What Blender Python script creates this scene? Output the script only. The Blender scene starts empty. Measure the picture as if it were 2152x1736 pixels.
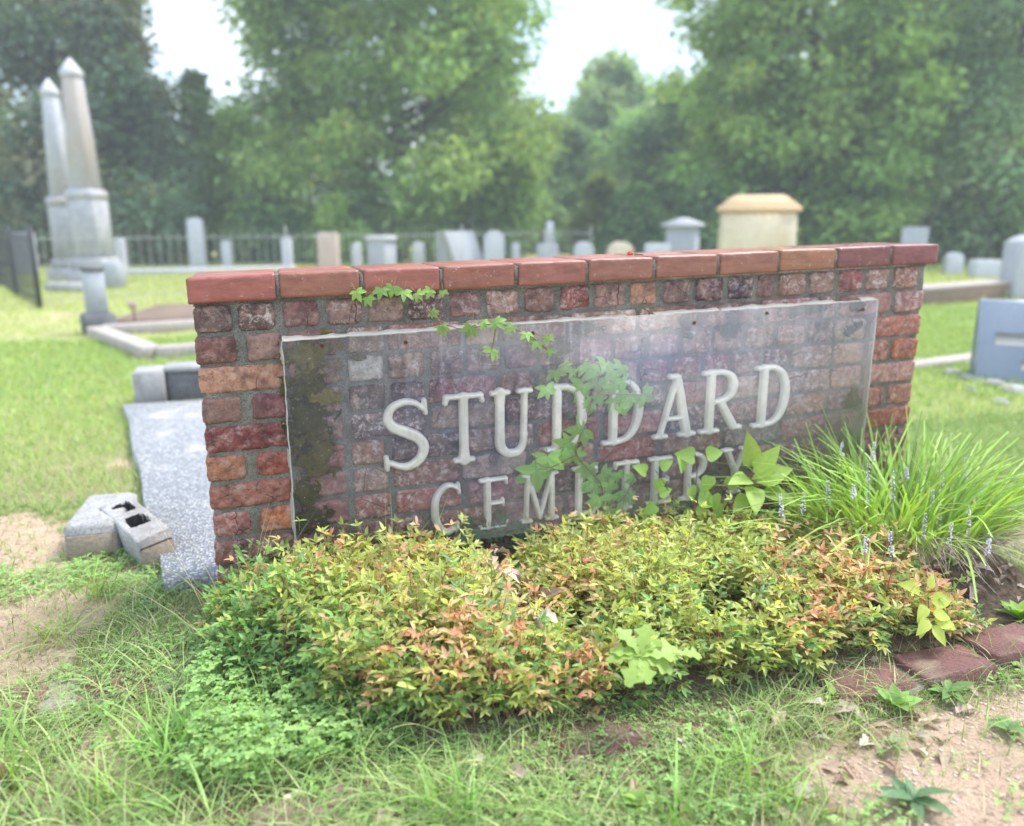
import bpy, math, random
import numpy as np
from mathutils import Matrix
random.seed(7)
RS = np.random.RandomState
R = math.radians
scn = bpy.context.scene
C = scn.collection

# ------------------------------------------------------------------ camera
F = 1640.0                                   # focal length in units of a 2152 px wide frame
CAMR = np.array([[0.95536464, -0.2954262, -0.00132899],
                 [0.28691094, 0.92888121, -0.23422597],
                 [0.07043097, 0.22338991, 0.97218127]])
CAMT = np.array([0.18815115, -2.10538626, 1.05218617])
cam_d = bpy.data.cameras.new('camera')
cam = bpy.data.objects.new('camera', cam_d); C.objects.link(cam)
cam_d.sensor_width = 36; cam_d.sensor_fit = 'HORIZONTAL'; cam_d.lens = F / 2152 * 36
cam_d.clip_start = 0.05; cam_d.clip_end = 2000
m = np.eye(4); m[:3, 0] = CAMR[0]; m[:3, 1] = CAMR[2]; m[:3, 2] = -CAMR[1]; m[:3, 3] = CAMT
cam.matrix_world = Matrix(m.tolist())
cam_d.dof.use_dof = True
cam_d.dof.focus_distance = 1.95
cam_d.dof.aperture_fstop = 1.5
scn.camera = cam

# ------------------------------------------------------------------ light and sky
SUN_EL, SUN_AZ = R(60), R(84)               # azimuth measured from +Y clockwise (towards +X)
world = bpy.data.worlds.new('World'); scn.world = world; world.use_nodes = True
nt = world.node_tree; N = nt.nodes; Lk = nt.links; N.clear()
sky = N.new('ShaderNodeTexSky'); sky.sky_type = 'NISHITA'; sky.sun_disc = False
sky.sun_elevation = SUN_EL; sky.sun_rotation = SUN_AZ
sky.air_density = 1.0; sky.dust_density = 1.2; sky.ozone_density = 1.0
tc = N.new('ShaderNodeTexCoord'); mp = N.new('ShaderNodeMapping'); mp.inputs['Scale'].default_value = (1, 1, 2.2)
mp.inputs['Location'].default_value = (0.35, 0.1, 0.0)
nz = N.new('ShaderNodeTexNoise'); nz.inputs['Scale'].default_value = 2.2; nz.inputs['Detail'].default_value = 6
cr = N.new('ShaderNodeValToRGB'); cr.color_ramp.elements[0].position = 0.36; cr.color_ramp.elements[1].position = 0.62
mx = N.new('ShaderNodeMix'); mx.data_type = 'RGBA'
mx.inputs[7].default_value = (5.3, 5.8, 6.3, 1)
bg = N.new('ShaderNodeBackground'); bg.inputs['Strength'].default_value = 0.15
out = N.new('ShaderNodeOutputWorld')
Lk.new(tc.outputs['Generated'], mp.inputs['Vector']); Lk.new(mp.outputs[0], nz.inputs['Vector'])
Lk.new(nz.outputs['Fac'], cr.inputs['Fac']); Lk.new(cr.outputs['Color'], mx.inputs[0])
Lk.new(sky.outputs['Color'], mx.inputs[6]); Lk.new(mx.outputs[2], bg.inputs['Color']); Lk.new(bg.outputs[0], out.inputs['Surface'])
sd = bpy.data.lights.new('sun', 'SUN'); sd.energy = 2.3; sd.angle = R(20); sd.color = (1.0, 0.96, 0.9)
sun = bpy.data.objects.new('sun', sd); C.objects.link(sun)
sv = np.array([math.sin(SUN_AZ) * math.cos(SUN_EL), math.cos(SUN_AZ) * math.cos(SUN_EL), math.sin(SUN_EL)])
zz = sv; xx = np.cross([0, 0, 1], zz); xx /= np.linalg.norm(xx); yy = np.cross(zz, xx)
m = np.eye(4); m[:3, 0] = xx; m[:3, 1] = yy; m[:3, 2] = zz; m[:3, 3] = [0, 0, 20]
sun.matrix_world = Matrix(m.tolist())
scn.view_settings.view_transform = 'Standard'; scn.view_settings.look = 'None'
scn.view_settings.exposure = 1.52; scn.view_settings.gamma = 1.0

# ------------------------------------------------------------------ helpers
def at(u, v, z=0.0):
    d = CAMR.T @ np.array([(u - 1076) / F, 1, -(v - 868) / F]); s = (z - CAMT[2]) / d[2]
    return CAMT + s * d
def dpos(u, depth, z=0.0):
    cx = (u - 1076) / F * depth
    cz = (z - CAMT[2] - cx * CAMR[0, 2] - depth * CAMR[1, 2]) / CAMR[2, 2]
    return CAMT + CAMR.T @ np.array([cx, depth, cz])
def prop(o, label=None, cat=None, group=None, kind=None):
    if label: o['label'] = label
    if cat: o['category'] = cat
    if group: o['group'] = group
    if kind: o['kind'] = kind
    return o
def empty(name, loc, label, cat, group=None):
    o = bpy.data.objects.new(name, None); C.objects.link(o); o.location = tuple(float(a) for a in loc)
    o.empty_display_size = 0.1
    return prop(o, label, cat, group)
def wloc(o):
    l = np.zeros(3)
    while o is not None: l += np.array(o.location); o = o.parent
    return l
def mk(name, V, Fs, mat, parent=None, col=None, smooth=False, loc=None):
    """one mesh object from world-space vertices; Fs = list of (n,k) index arrays"""
    V = np.asarray(V, float)
    if not isinstance(Fs, (list, tuple)): Fs = [Fs]
    Fs = [np.asarray(f, np.int32) for f in Fs if len(f)]
    if parent is not None:
        base = wloc(parent); lo = np.zeros(3)
    else:
        base = np.array([V[:, 0].mean(), V[:, 1].mean(), V[:, 2].min()]) if loc is None else np.array(loc, float); lo = base
    me = bpy.data.meshes.new(name)
    me.vertices.add(len(V)); me.vertices.foreach_set('co', (V - base).astype(np.float32).ravel())
    nl = sum(f.size for f in Fs); nf = sum(len(f) for f in Fs)
    me.loops.add(nl); me.polygons.add(nf)
    me.loops.foreach_set('vertex_index', np.concatenate([f.ravel() for f in Fs]))
    tot = np.concatenate([np.full(len(f), f.shape[1], np.int32) for f in Fs])
    st = np.concatenate([[0], np.cumsum(tot)[:-1]]).astype(np.int32)
    me.polygons.foreach_set('loop_start', st); me.polygons.foreach_set('loop_total', tot)
    if smooth: me.polygons.foreach_set('use_smooth', np.ones(nf, bool))
    me.update(calc_edges=True); me.validate()
    if col is not None:
        col = np.asarray(col, float)
        if col.ndim == 1: col = np.tile(col, (len(V), 1))
        if col.shape[1] == 3: col = np.hstack([col, np.ones((len(col), 1))])
        a = me.color_attributes.new('Col', 'FLOAT_COLOR', 'POINT'); a.data.foreach_set('color', col.astype(np.float32).ravel())
    o = bpy.data.objects.new(name, me); C.objects.link(o); o.location = tuple(float(a) for a in lo)
    if mat: me.materials.append(mat)
    if parent is not None: o.parent = parent
    return o
class MB:
    def __init__(s): s.v = []; s.f = {}; s.c = []; s.n = 0
    def add(s, V, Fs, col=None):
        V = np.asarray(V, float)
        if not isinstance(Fs, (list, tuple)): Fs = [Fs]
        for f in Fs:
            f = np.asarray(f, np.int64)
            if len(f): s.f.setdefault(f.shape[1], []).append(f + s.n)
        s.v.append(V); s.n += len(V)
        if col is None: col = (1, 1, 1, 1)
        col = np.asarray(col, float)
        if col.ndim == 1: col = np.tile(col, (len(V), 1))
        if col.shape[1] == 3: col = np.hstack([col, np.ones((len(col), 1))])
        s.c.append(col)
    def build(s, name, mat, parent=None, smooth=False, loc=None, fn=None):
        V = np.concatenate(s.v)
        if fn: V = fn(V)
        return mk(name, V, [np.concatenate(f) for f in s.f.values()], mat, parent, np.concatenate(s.c), smooth, loc)
def hash2(ix, iy, seed):
    n = (ix.astype(np.int64) * 374761393 + iy.astype(np.int64) * 668265263 + seed * 1442695041) & 0x7fffffff
    n = ((n ^ (n >> 13)) * 1274126177) & 0x7fffffff
    return ((n ^ (n >> 16)) & 0xffff) / 65535.0
def vnoise(x, y, seed=0):
    x = np.asarray(x, float); y = np.asarray(y, float)
    ix = np.floor(x); iy = np.floor(y); fx = x - ix; fy = y - iy
    fx = fx * fx * (3 - 2 * fx); fy = fy * fy * (3 - 2 * fy)
    a = hash2(ix, iy, seed); b = hash2(ix + 1, iy, seed); c = hash2(ix, iy + 1, seed); d = hash2(ix + 1, iy + 1, seed)
    return (a * (1 - fx) + b * fx) * (1 - fy) + (c * (1 - fx) + d * fx) * fy
def fbm(x, y, seed=0, o=4):
    r = 0; a = .5; t = 0
    for i in range(o): r = r + a * vnoise(np.asarray(x) * 2 ** i, np.asarray(y) * 2 ** i, seed + i * 17); t += a; a *= .5
    return r / t
def box(cx, cy, cz, sx, sy, sz, bev=0.0, rz=0.0, taper=1.0, tapery=None, lean=(0, 0)):
    """box with base centre (cx,cy,cz), bevelled edges, optional taper towards the top"""
    tapery = taper if tapery is None else tapery
    b = min(bev, sx * .45, sy * .45, sz * .45)
    if b <= 0: prof = [(0, 0), (sz, 0)]; pts = 1
    else: prof = [(0, b), (b, 0), (sz - b, 0), (sz, b)]
    V = []
    for (z, ins) in prof:
        k = z / sz
        hx = sx / 2 * (1 + (taper - 1) * k) - ins; hy = sy / 2 * (1 + (tapery - 1) * k) - ins
        bb = b
        if b <= 0: ring = [(-hx, -hy), (hx, -hy), (hx, hy), (-hx, hy)]
        else: ring = [(-hx + bb, -hy), (hx - bb, -hy), (hx, -hy + bb), (hx, hy - bb), (hx - bb, hy), (-hx + bb, hy), (-hx, hy - bb), (-hx, -hy + bb)]
        V += [(x + lean[0] * k, y + lean[1] * k, z) for x, y in ring]
    n = 4 if b <= 0 else 8; L = len(prof)
    Q = [(i * n + j, i * n + (j + 1) % n, (i + 1) * n + (j + 1) % n, (i + 1) * n + j) for i in range(L - 1) for j in range(n)]
    caps = [tuple(range(n))[::-1], tuple((L - 1) * n + j for j in range(n))]
    V = np.array(V); c, s_ = math.cos(rz), math.sin(rz)
    V = np.stack([V[:, 0] * c - V[:, 1] * s_ + cx, V[:, 0] * s_ + V[:, 1] * c + cy, V[:, 2] + cz], 1)
    if n == 4: return V, [np.array(Q + caps)]
    return V, [np.array(Q), np.array(caps)]
def tube(P, r, n=6):
    P = np.asarray(P, float); m_ = len(P); r = np.broadcast_to(np.asarray(r, float), (m_,))
    T = np.gradient(P, axis=0); T /= np.linalg.norm(T, axis=1)[:, None] + 1e-9
    ref = np.array([0, 0, 1.0]) if abs(T[:, 2]).mean() < .8 else np.array([0, 1.0, 0])
    A = np.cross(T, ref); A /= np.linalg.norm(A, axis=1)[:, None] + 1e-9; B = np.cross(T, A)
    an = np.arange(n) / n * 2 * np.pi
    V = P[:, None, :] + r[:, None, None] * (np.cos(an)[None, :, None] * A[:, None, :] + np.sin(an)[None, :, None] * B[:, None, :])
    i = np.arange(m_ - 1)[:, None] * n; j = np.arange(n)[None, :]
    Q = np.stack([i + j, i + (j + 1) % n, i + n + (j + 1) % n, i + n + j], -1).reshape(-1, 4)
    return V.reshape(-1, 3), [Q]
def smoothpath(P, k=8):
    P = np.asarray(P, float); n = len(P); out_ = []
    for i in range(n - 1):
        p0 = P[max(i - 1, 0)]; p1 = P[i]; p2 = P[i + 1]; p3 = P[min(i + 2, n - 1)]
        for t in np.linspace(0, 1, k, endpoint=False):
            out_.append(.5 * ((2 * p1) + (-p0 + p2) * t + (2 * p0 - 5 * p1 + 4 * p2 - p3) * t * t + (-p0 + 3 * p1 - 3 * p2 + p3) * t ** 3))
    out_.append(P[-1]); return np.array(out_)
# leaves: along +y, normal +z
def leaf_t(prof, nseg=5, fold=.25, curl=.25, teeth=0.0):
    t = np.linspace(0, 1, nseg + 1); V = []
    for i, a in enumerate(t):
        w = prof(a)
        if teeth and 0 < i < nseg: w *= (1 + teeth * (1 if i % 2 else -1))
        z = -curl * a * a; V += [(-w, a, z + fold * w), (0, a, z), (w, a, z + fold * w)]
    Fc = []
    for i in range(nseg): b = i * 3; Fc += [(b, b + 1, b + 4, b + 3), (b + 1, b + 2, b + 5, b + 4)]
    return np.array(V, float), np.array(Fc)
lance = leaf_t(lambda a: .175 * math.sin(math.pi * a ** .75) ** .9 + .002, 4, .5, .18)
ovate = leaf_t(lambda a: .30 * math.sin(math.pi * a ** .62) ** .85 * (1 - .15 * a) + .003, 6, .3, .2)
ovatet = leaf_t(lambda a: .235 * math.sin(math.pi * a ** .8) ** .85 + .003, 12, .3, .22, .1)
heart = leaf_t(lambda a: .40 * math.sin(math.pi * min(1, a * .97 + .03) ** .45) ** .8 + .003, 7, .25, .2)
oakp = leaf_t(lambda a: (.08 + .26 * a) * (1 - max(0, a - .78) / .22 * .8) * (1 + .34 * math.sin(a * 20)), 16, .25, .2)
def frames(D, Nn):
    D = D / (np.linalg.norm(D, axis=1)[:, None] + 1e-9)
    X = np.cross(D, Nn); X /= np.linalg.norm(X, axis=1)[:, None] + 1e-9
    Z = np.cross(X, D); return np.stack([X, D, Z], -1)
def scatter(T, P, M, S, cols, mb, jit=None):
    V, Fc = T; n = len(P)
    if n == 0: return
    W = np.einsum('nij,mj->nmi', M, V) * np.asarray(S).reshape(n, 1, 1) + P[:, None, :]
    Q = (Fc[None] + (np.arange(n) * len(V))[:, None, None]).reshape(-1, Fc.shape[1])
    cc = np.repeat(np.asarray(cols), len(V), axis=0)
    mb.add(W.reshape(-1, 3), Q, cc)
def unit(v): return v / (np.linalg.norm(v, axis=-1, keepdims=True) + 1e-9)
def blades(P, az, Ln, lean, droop, wid, cols, mb, nseg=4, taper=1.0, rs=None):
    """curved tapering grass blades"""
    n = len(P); rs = rs or RS(1)
    h = np.stack([np.cos(az), np.sin(az), np.zeros(n)], 1)
    side = np.stack([-np.sin(az), np.cos(az), np.zeros(n)], 1)
    tw = rs.uniform(-1.2, 1.2, n)[:, None]; side = side * np.cos(tw) + h * np.sin(tw)
    rows = []
    for i in range(nseg + 1):
        t = i / nseg
        c = P + Ln[:, None] * (h * (lean * t + droop * t * t)[:, None] + np.array([0, 0, 1.0]) * (t * (1 - .35 * lean) - droop * .62 * t ** 2.6)[:, None])
        w = (wid * (1 - t ** 1.6 * taper) * .5 + .00004)[:, None]
        rows.append(c - side * w); rows.append(c + side * w)
    V = np.stack(rows, 1).reshape(-1, 3); k = 2 * (nseg + 1)
    q = np.array([(2 * i, 2 * i + 1, 2 * i + 3, 2 * i + 2) for i in range(nseg)])
    Q = (q[None] + (np.arange(n) * k)[:, None, None]).reshape(-1, 4)
    mb.add(V, Q, np.repeat(cols, k, axis=0))

# ------------------------------------------------------------------ materials
def newmat(name):
    m_ = bpy.data.materials.new(name); m_.use_nodes = True; n = m_.node_tree.nodes; l = m_.node_tree.links
    return m_, n, l, n['Principled BSDF'], n['Material Output']
def nd(n, t, **kw):
    x = n.new(t)
    for k, v in kw.items():
        if k in x.inputs: x.inputs[k].default_value = v
        else: setattr(x, k, v)
    return x
def mixc(n, l, fac, a, b, bt='MIX'):
    x = n.new('ShaderNodeMix'); x.data_type = 'RGBA'; x.blend_type = bt
    for i, s in ((0, fac), (6, a), (7, b)):
        if hasattr(s, 'is_linked'): l.new(s, x.inputs[i])
        elif i == 0: x.inputs[0].default_value = s
        else: x.inputs[i].default_value = (*s, 1)
    return x.outputs[2]
def ramp(n, l, src, p0, p1, c0=(0, 0, 0), c1=(1, 1, 1)):
    x = n.new('ShaderNodeValToRGB'); e = x.color_ramp.elements
    e[0].position = p0; e[1].position = p1; e[0].color = (*c0, 1); e[1].color = (*c1, 1)
    l.new(src, x.inputs[0]); return x.outputs[0]
def noise(n, l, scale, detail=4, rough=.6, stretch=None):
    g = n.new('ShaderNodeNewGeometry'); x = nd(n, 'ShaderNodeTexNoise', Scale=scale, Detail=detail, Roughness=rough)
    if stretch:
        mp_ = n.new('ShaderNodeMapping'); mp_.inputs['Scale'].default_value = stretch
        l.new(g.outputs['Position'], mp_.inputs['Vector']); l.new(mp_.outputs[0], x.inputs['Vector'])
    else: l.new(g.outputs['Position'], x.inputs['Vector'])
    return x.outputs['Fac']
def bump(n, l, p, src, strength=.4, dist=.004):
    b = nd(n, 'ShaderNodeBump', Strength=strength, Distance=dist); l.new(src, b.inputs['Height']); l.new(b.outputs[0], p.inputs['Normal'])
def leafmat(name, trans=.35, rough=.45, spec=.4, tint=(1.25, 1.2, .5)):
    m_, n, l, p, o = newmat(name)
    a = nd(n, 'ShaderNodeVertexColor', layer_name='Col')
    v = noise(n, l, 90, 3); c = mixc(n, l, ramp(n, l, v, .3, .7), a.outputs[0], (1, 1, 1), 'MIX')
    c = mixc(n, l, .92, c, a.outputs[0])
    l.new(c, p.inputs['Base Color']); p.inputs['Roughness'].default_value = rough; p.inputs['Specular IOR Level'].default_value = spec
    t = n.new('ShaderNodeBsdfTranslucent'); tc_ = mixc(n, l, 1.0, c, tint, 'MULTIPLY'); l.new(tc_, t.inputs[0])
    ms = n.new('ShaderNodeMixShader'); ms.inputs[0].default_value = trans
    l.new(p.outputs[0], ms.inputs[1]); l.new(t.outputs[0], ms.inputs[2]); l.new(ms.outputs[0], o.inputs[0]); return m_
def stonemat(name, c0, c1, scale=6, rough=.85, bs=.4, bd=.004, stain=None, streak=True):
    m_, n, l, p, o = newmat(name)
    c = mixc(n, l, ramp(n, l, noise(n, l, scale, 8, .7), .3, .7), c0, c1)
    c = mixc(n, l, ramp(n, l, noise(n, l, scale * 12, 4), .45, .75), c, tuple(a * .6 for a in c0))
    if stain:
        f = ramp(n, l, noise(n, l, scale * .6, 5, .6, (1, 1, .25)), .52, .68); c = mixc(n, l, f, c, stain)
    l.new(c, p.inputs['Base Color']); p.inputs['Roughness'].default_value = rough
    bump(n, l, p, noise(n, l, scale * 10, 6), bs, bd); return m_
def woodmat(name, c0, c1): return stonemat(name, c0, c1, 3, .9, .6, .02)

# brick: colour per brick from Col, alpha = amount of white efflorescence
m_brick, n, l, p, o = newmat('old_brick')
a = nd(n, 'ShaderNodeVertexColor', layer_name='Col')
c = mixc(n, l, ramp(n, l, noise(n, l, 34, 7, .75), .36, .64), a.outputs[0], (.42, .42, .42), 'MULTIPLY')
c = mixc(n, l, ramp(n, l, noise(n, l, 19, 6, .75, (1, 1, 1.8)), .5, .72), c, (.40, .25, .20))
c = mixc(n, l, ramp(n, l, noise(n, l, 75, 6, .85), .55, .66), c, (.045, .028, .028))
ef = n.new('ShaderNodeMath'); ef.operation = 'MULTIPLY'
l.new(ramp(n, l, noise(n, l, 42, 7, .8), .50, .62), ef.inputs[0]); l.new(a.outputs['Alpha'], ef.inputs[1])
c = mixc(n, l, ef.outputs[0], c, (.62, .52, .49))
sp = n.new('ShaderNodeMath'); sp.operation = 'MULTIPLY'
l.new(ramp(n, l, noise(n, l, 23, 8, .85), .66, .70), sp.inputs[0]); l.new(a.outputs['Alpha'], sp.inputs[1])
c = mixc(n, l, sp.outputs[0], c, (.72, .69, .66))
c = mixc(n, l, ramp(n, l, noise(n, l, 4.2, 5, .7), .52, .62), c, mixc(n, l, 1.0, c, (.55, .50, .56), 'MULTIPLY'))
vc = nd(n, 'ShaderNodeTexVoronoi', Scale=13.0, feature='DISTANCE_TO_EDGE'); gg = n.new('ShaderNodeNewGeometry'); l.new(gg.outputs['Position'], vc.inputs['Vector'])
ck_ = n.new('ShaderNodeMath'); ck_.operation = 'MULTIPLY'; l.new(ramp(n, l, vc.outputs['Distance'], 0.004, .016, (1, 1, 1), (0, 0, 0)), ck_.inputs[0]); l.new(ramp(n, l, noise(n, l, 9, 3), .5, .56), ck_.inputs[1])
c = mixc(n, l, ck_.outputs[0], c, (.04, .025, .025))
l.new(c, p.inputs['Base Color']); p.inputs['Roughness'].default_value = .82
bump(n, l, p, noise(n, l, 110, 8, .75), 1.0, .005)
# coping
m_cope, n, l, p, o = newmat('smooth_coping_brick')
a = nd(n, 'ShaderNodeVertexColor', layer_name='Col')
c = mixc(n, l, ramp(n, l, noise(n, l, 11, 7, .75, (1, 1, 5)), .38, .66), a.outputs[0], (.60, .58, .58), 'MULTIPLY')
c = mixc(n, l, ramp(n, l, noise(n, l, 48, 7, .85), .60, .66), c, (.50, .34, .28))
c = mixc(n, l, ramp(n, l, noise(n, l, 16, 6, .8), .64, .8), c, (.12, .05, .04))
l.new(c, p.inputs['Base Color']); p.inputs['Roughness'].default_value = .42; p.inputs['Specular IOR Level'].default_value = .6
bump(n, l, p, noise(n, l, 70, 6, .7, (1, 1, 3)), .35, .003)
# mortar
m_mortar, n, l, p, o = newmat('mortar')
c = mixc(n, l, ramp(n, l, noise(n, l, 14, 6, .7), .35, .65), (.13, .125, .11), (.29, .275, .245))
c = mixc(n, l, ramp(n, l, noise(n, l, 5, 4), .5, .7), c, (.17, .13, .09))
c = mixc(n, l, ramp(n, l, noise(n, l, 260, 3), .45, .7), c, (.07, .065, .055))
l.new(c, p.inputs['Base Color']); p.inputs['Roughness'].default_value = .95; bump(n, l, p, noise(n, l, 240, 5, .8), .9, .004)
m_caulk = stonemat('white_sealant', (.55, .53, .49), (.36, .33, .28), 60, .6, .5, .003)
m_moss = stonemat('moss', (.06, .055, .016), (.21, .16, .045), 40, 1.0, 1.0, .006)
n = m_moss.node_tree.nodes; l = m_moss.node_tree.links; p = n['Principled BSDF']
a = nd(n, 'ShaderNodeVertexColor', layer_name='Col'); src = p.inputs['Base Color'].links[0].from_socket
c = mixc(n, l, 1.0, src, a.outputs[0], 'MULTIPLY')
c = mixc(n, l, ramp(n, l, noise(n, l, 55, 5, .8), .6, .68), c, (.42, .36, .24)); l.new(c, p.inputs['Base Color'])
m_letter, n, l, p, o = newmat('cream_letter')
c = mixc(n, l, ramp(n, l, noise(n, l, 25, 5), .35, .75), (.76, .72, .63), (.52, .48, .40))
c = mixc(n, l, ramp(n, l, noise(n, l, 130, 2), .74, .78), c, (.2, .16, .12))
l.new(c, p.inputs['Base Color']); p.inputs['Roughness'].default_value = .38
# acrylic sheet: clear, a little dusty, streaked; bluish haze paints in glare and reflection
m_acr, n, l, p, o = newmat('weathered_clear_acrylic')
tr = n.new('ShaderNodeBsdfTransparent'); tr.inputs[0].default_value = (.97, .97, .98, 1)
gl = n.new('ShaderNodeBsdfGlossy'); gl.inputs['Roughness'].default_value = .3
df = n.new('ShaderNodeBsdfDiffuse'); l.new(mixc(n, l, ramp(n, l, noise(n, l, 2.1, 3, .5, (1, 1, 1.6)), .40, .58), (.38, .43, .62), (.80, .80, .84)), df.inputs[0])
fr = n.new('ShaderNodeFresnel'); fr.inputs[0].default_value = 1.49
fm = n.new('ShaderNodeMath'); fm.operation = 'MULTIPLY'; l.new(fr.outputs[0], fm.inputs[0]); fm.inputs[1].default_value = .35
m1 = n.new('ShaderNodeMixShader'); l.new(fm.outputs[0], m1.inputs[0]); l.new(tr.outputs[0], m1.inputs[1]); l.new(gl.outputs[0], m1.inputs[2])
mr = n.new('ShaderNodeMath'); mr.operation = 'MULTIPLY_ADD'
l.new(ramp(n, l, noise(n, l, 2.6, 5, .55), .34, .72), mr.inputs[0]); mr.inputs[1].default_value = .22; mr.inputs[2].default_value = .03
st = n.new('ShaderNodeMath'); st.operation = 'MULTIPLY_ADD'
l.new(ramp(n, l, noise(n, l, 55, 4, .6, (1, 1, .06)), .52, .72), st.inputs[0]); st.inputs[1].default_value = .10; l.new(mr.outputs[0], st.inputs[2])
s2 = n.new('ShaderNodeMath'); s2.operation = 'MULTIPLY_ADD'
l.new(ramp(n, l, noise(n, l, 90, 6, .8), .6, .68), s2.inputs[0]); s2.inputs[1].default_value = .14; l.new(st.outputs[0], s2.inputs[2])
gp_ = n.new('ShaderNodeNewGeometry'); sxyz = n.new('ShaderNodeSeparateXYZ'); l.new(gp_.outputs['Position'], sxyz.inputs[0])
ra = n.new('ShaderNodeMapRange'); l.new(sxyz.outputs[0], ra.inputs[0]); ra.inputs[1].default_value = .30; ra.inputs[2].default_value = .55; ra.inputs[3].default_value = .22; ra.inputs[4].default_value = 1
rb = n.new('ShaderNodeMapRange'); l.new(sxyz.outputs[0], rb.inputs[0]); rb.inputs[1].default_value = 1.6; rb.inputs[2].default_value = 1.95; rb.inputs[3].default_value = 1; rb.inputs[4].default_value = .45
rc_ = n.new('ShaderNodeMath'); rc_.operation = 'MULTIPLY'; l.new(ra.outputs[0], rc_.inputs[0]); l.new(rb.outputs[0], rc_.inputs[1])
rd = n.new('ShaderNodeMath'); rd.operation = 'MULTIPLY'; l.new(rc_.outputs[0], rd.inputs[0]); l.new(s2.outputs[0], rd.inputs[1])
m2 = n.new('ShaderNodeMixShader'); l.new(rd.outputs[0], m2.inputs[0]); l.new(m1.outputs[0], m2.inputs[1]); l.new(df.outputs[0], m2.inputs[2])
bf = n.new('ShaderNodeNewGeometry'); m3 = n.new('ShaderNodeMixShader'); l.new(bf.outputs['Backfacing'], m3.inputs[0]); l.new(m2.outputs[0], m3.inputs[1]); l.new(tr.outputs[0], m3.inputs[2])
l.new(m3.outputs[0], o.inputs[0])
m_metal, n, l, p, o = newmat('rusty_screw'); p.inputs['Base Color'].default_value = (.12, .05, .03, 1); p.inputs['Metallic'].default_value = .6; p.inputs['Roughness'].default_value = .6
# ground
m_ground, n, l, p, o = newmat('sandy_soil_and_turf')
a = nd(n, 'ShaderNodeVertexColor', layer_name='Col'); sx = n.new('ShaderNodeSeparateColor'); l.new(a.outputs[0], sx.inputs[0])
sand = mixc(n, l, ramp(n, l, noise(n, l, 7, 8, .7), .3, .7), (.62, .46, .35), (.47, .32, .23))
sand = mixc(n, l, ramp(n, l, noise(n, l, 120, 4, .8), .5, .72), sand, (.25, .16, .10))
sand = mixc(n, l, ramp(n, l, noise(n, l, 300, 2), .62, .7), sand, (.74, .62, .5))
sand = mixc(n, l, ramp(n, l, noise(n, l, 38, 7, .8), .54, .62), sand, (.20, .15, .10))
turf = mixc(n, l, ramp(n, l, noise(n, l, 1.3, 8, .7), .3, .7), (.30, .38, .10), (.40, .44, .14))
turf = mixc(n, l, ramp(n, l, noise(n, l, 30, 5, .8), .45, .7), turf, (.13, .17, .05))
turf = mixc(n, l, ramp(n, l, noise(n, l, 160, 5, .8), .5, .66), turf, (.38, .33, .20))
litter = mixc(n, l, ramp(n, l, noise(n, l, 45, 6, .8), .4, .6), (.06, .042, .028), (.20, .14, .09))
thatch = mixc(n, l, ramp(n, l, noise(n, l, 60, 6, .8), .35, .65), (.09, .08, .045), (.24, .20, .12))
turf = mixc(n, l, sx.outputs[2], turf, thatch)
c = mixc(n, l, sx.outputs[0], sand, turf); c = mixc(n, l, sx.outputs[1], c, litter)
l.new(c, p.inputs['Base Color']); p.inputs['Roughness'].default_value = .95; bump(n, l, p, noise(n, l, 90, 8, .8), .9, .01)
# pebbly concrete
m_agg, n, l, p, o = newmat('exposed_aggregate_concrete')
g = n.new('ShaderNodeNewGeometry'); vo = nd(n, 'ShaderNodeTexVoronoi', Scale=105.0); l.new(g.outputs['Position'], vo.inputs['Vector'])
sc_ = n.new('ShaderNodeSeparateColor'); l.new(vo.outputs['Color'], sc_.inputs[0])
c = mixc(n, l, ramp(n, l, sc_.outputs[0], .1, .95), (.20, .205, .215), (.60, .61, .63))
c = mixc(n, l, ramp(n, l, vo.outputs['Distance'], .35, .6), c, (.2, .21, .23))
c = mixc(n, l, ramp(n, l, noise(n, l, 4, 5), .55, .75), c, (.56, .52, .48))
l.new(c, p.inputs['Base Color']); p.inputs['Roughness'].default_value = .8
iv = n.new('ShaderNodeMath'); iv.operation = 'SUBTRACT'; iv.inputs[0].default_value = 1; l.new(vo.outputs['Distance'], iv.inputs[1]); bump(n, l, p, iv.outputs[0], .8, .004)
m_conc = stonemat('weathered_concrete', (.27, .27, .27), (.43, .43, .44), 9, .95, .7, .005, (.22, .2, .18))
m_concdark = stonemat('dark_weathered_concrete', (.09, .095, .10), (.2, .2, .21), 6, .95, .6, .005)
m_clay = stonemat('clay_stained_concrete', (.26, .235, .2), (.33, .25, .18), 8, .95, .8, .006)
m_marble = stonemat('grey_marble', (.36, .38, .42), (.50, .52, .57), 2.2, .8, .3, .004, (.36, .31, .27))
m_marble2 = stonemat('stained_marble', (.28, .30, .33), (.50, .50, .52), 3, .8, .3, .006, (.22, .21, .2))
m_granite = stonemat('grey_granite', (.32, .34, .38), (.42, .44, .48), 12, .6, .2, .003)
m_granlt = stonemat('pale_granite', (.44, .46, .50), (.56, .57, .61), 10, .7, .2, .003)
m_grandk = stonemat('dark_blue_granite', (.14, .16, .20), (.22, .25, .30), 10, .5, .2, .003)
m_blue = stonemat('polished_blue_grey_granite', (.16, .20, .27), (.21, .26, .34), 60, .35, .1, .002)
m_tan = stonemat('tan_sandstone', (.62, .52, .37), (.74, .66, .52), 2.5, .9, .3, .006, (.56, .42, .26))
m_tancap = stonemat('orange_tan_sandstone', (.58, .40, .22), (.66, .49, .31), 4, .9, .3, .006)
m_pink = stonemat('pinkish_stone', (.46, .34, .29), (.58, .46, .40), 6, .85)
m_insc = stonemat('tan_frosted_inscription', (.22, .235, .25), (.29, .29, .28), 40)
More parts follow.
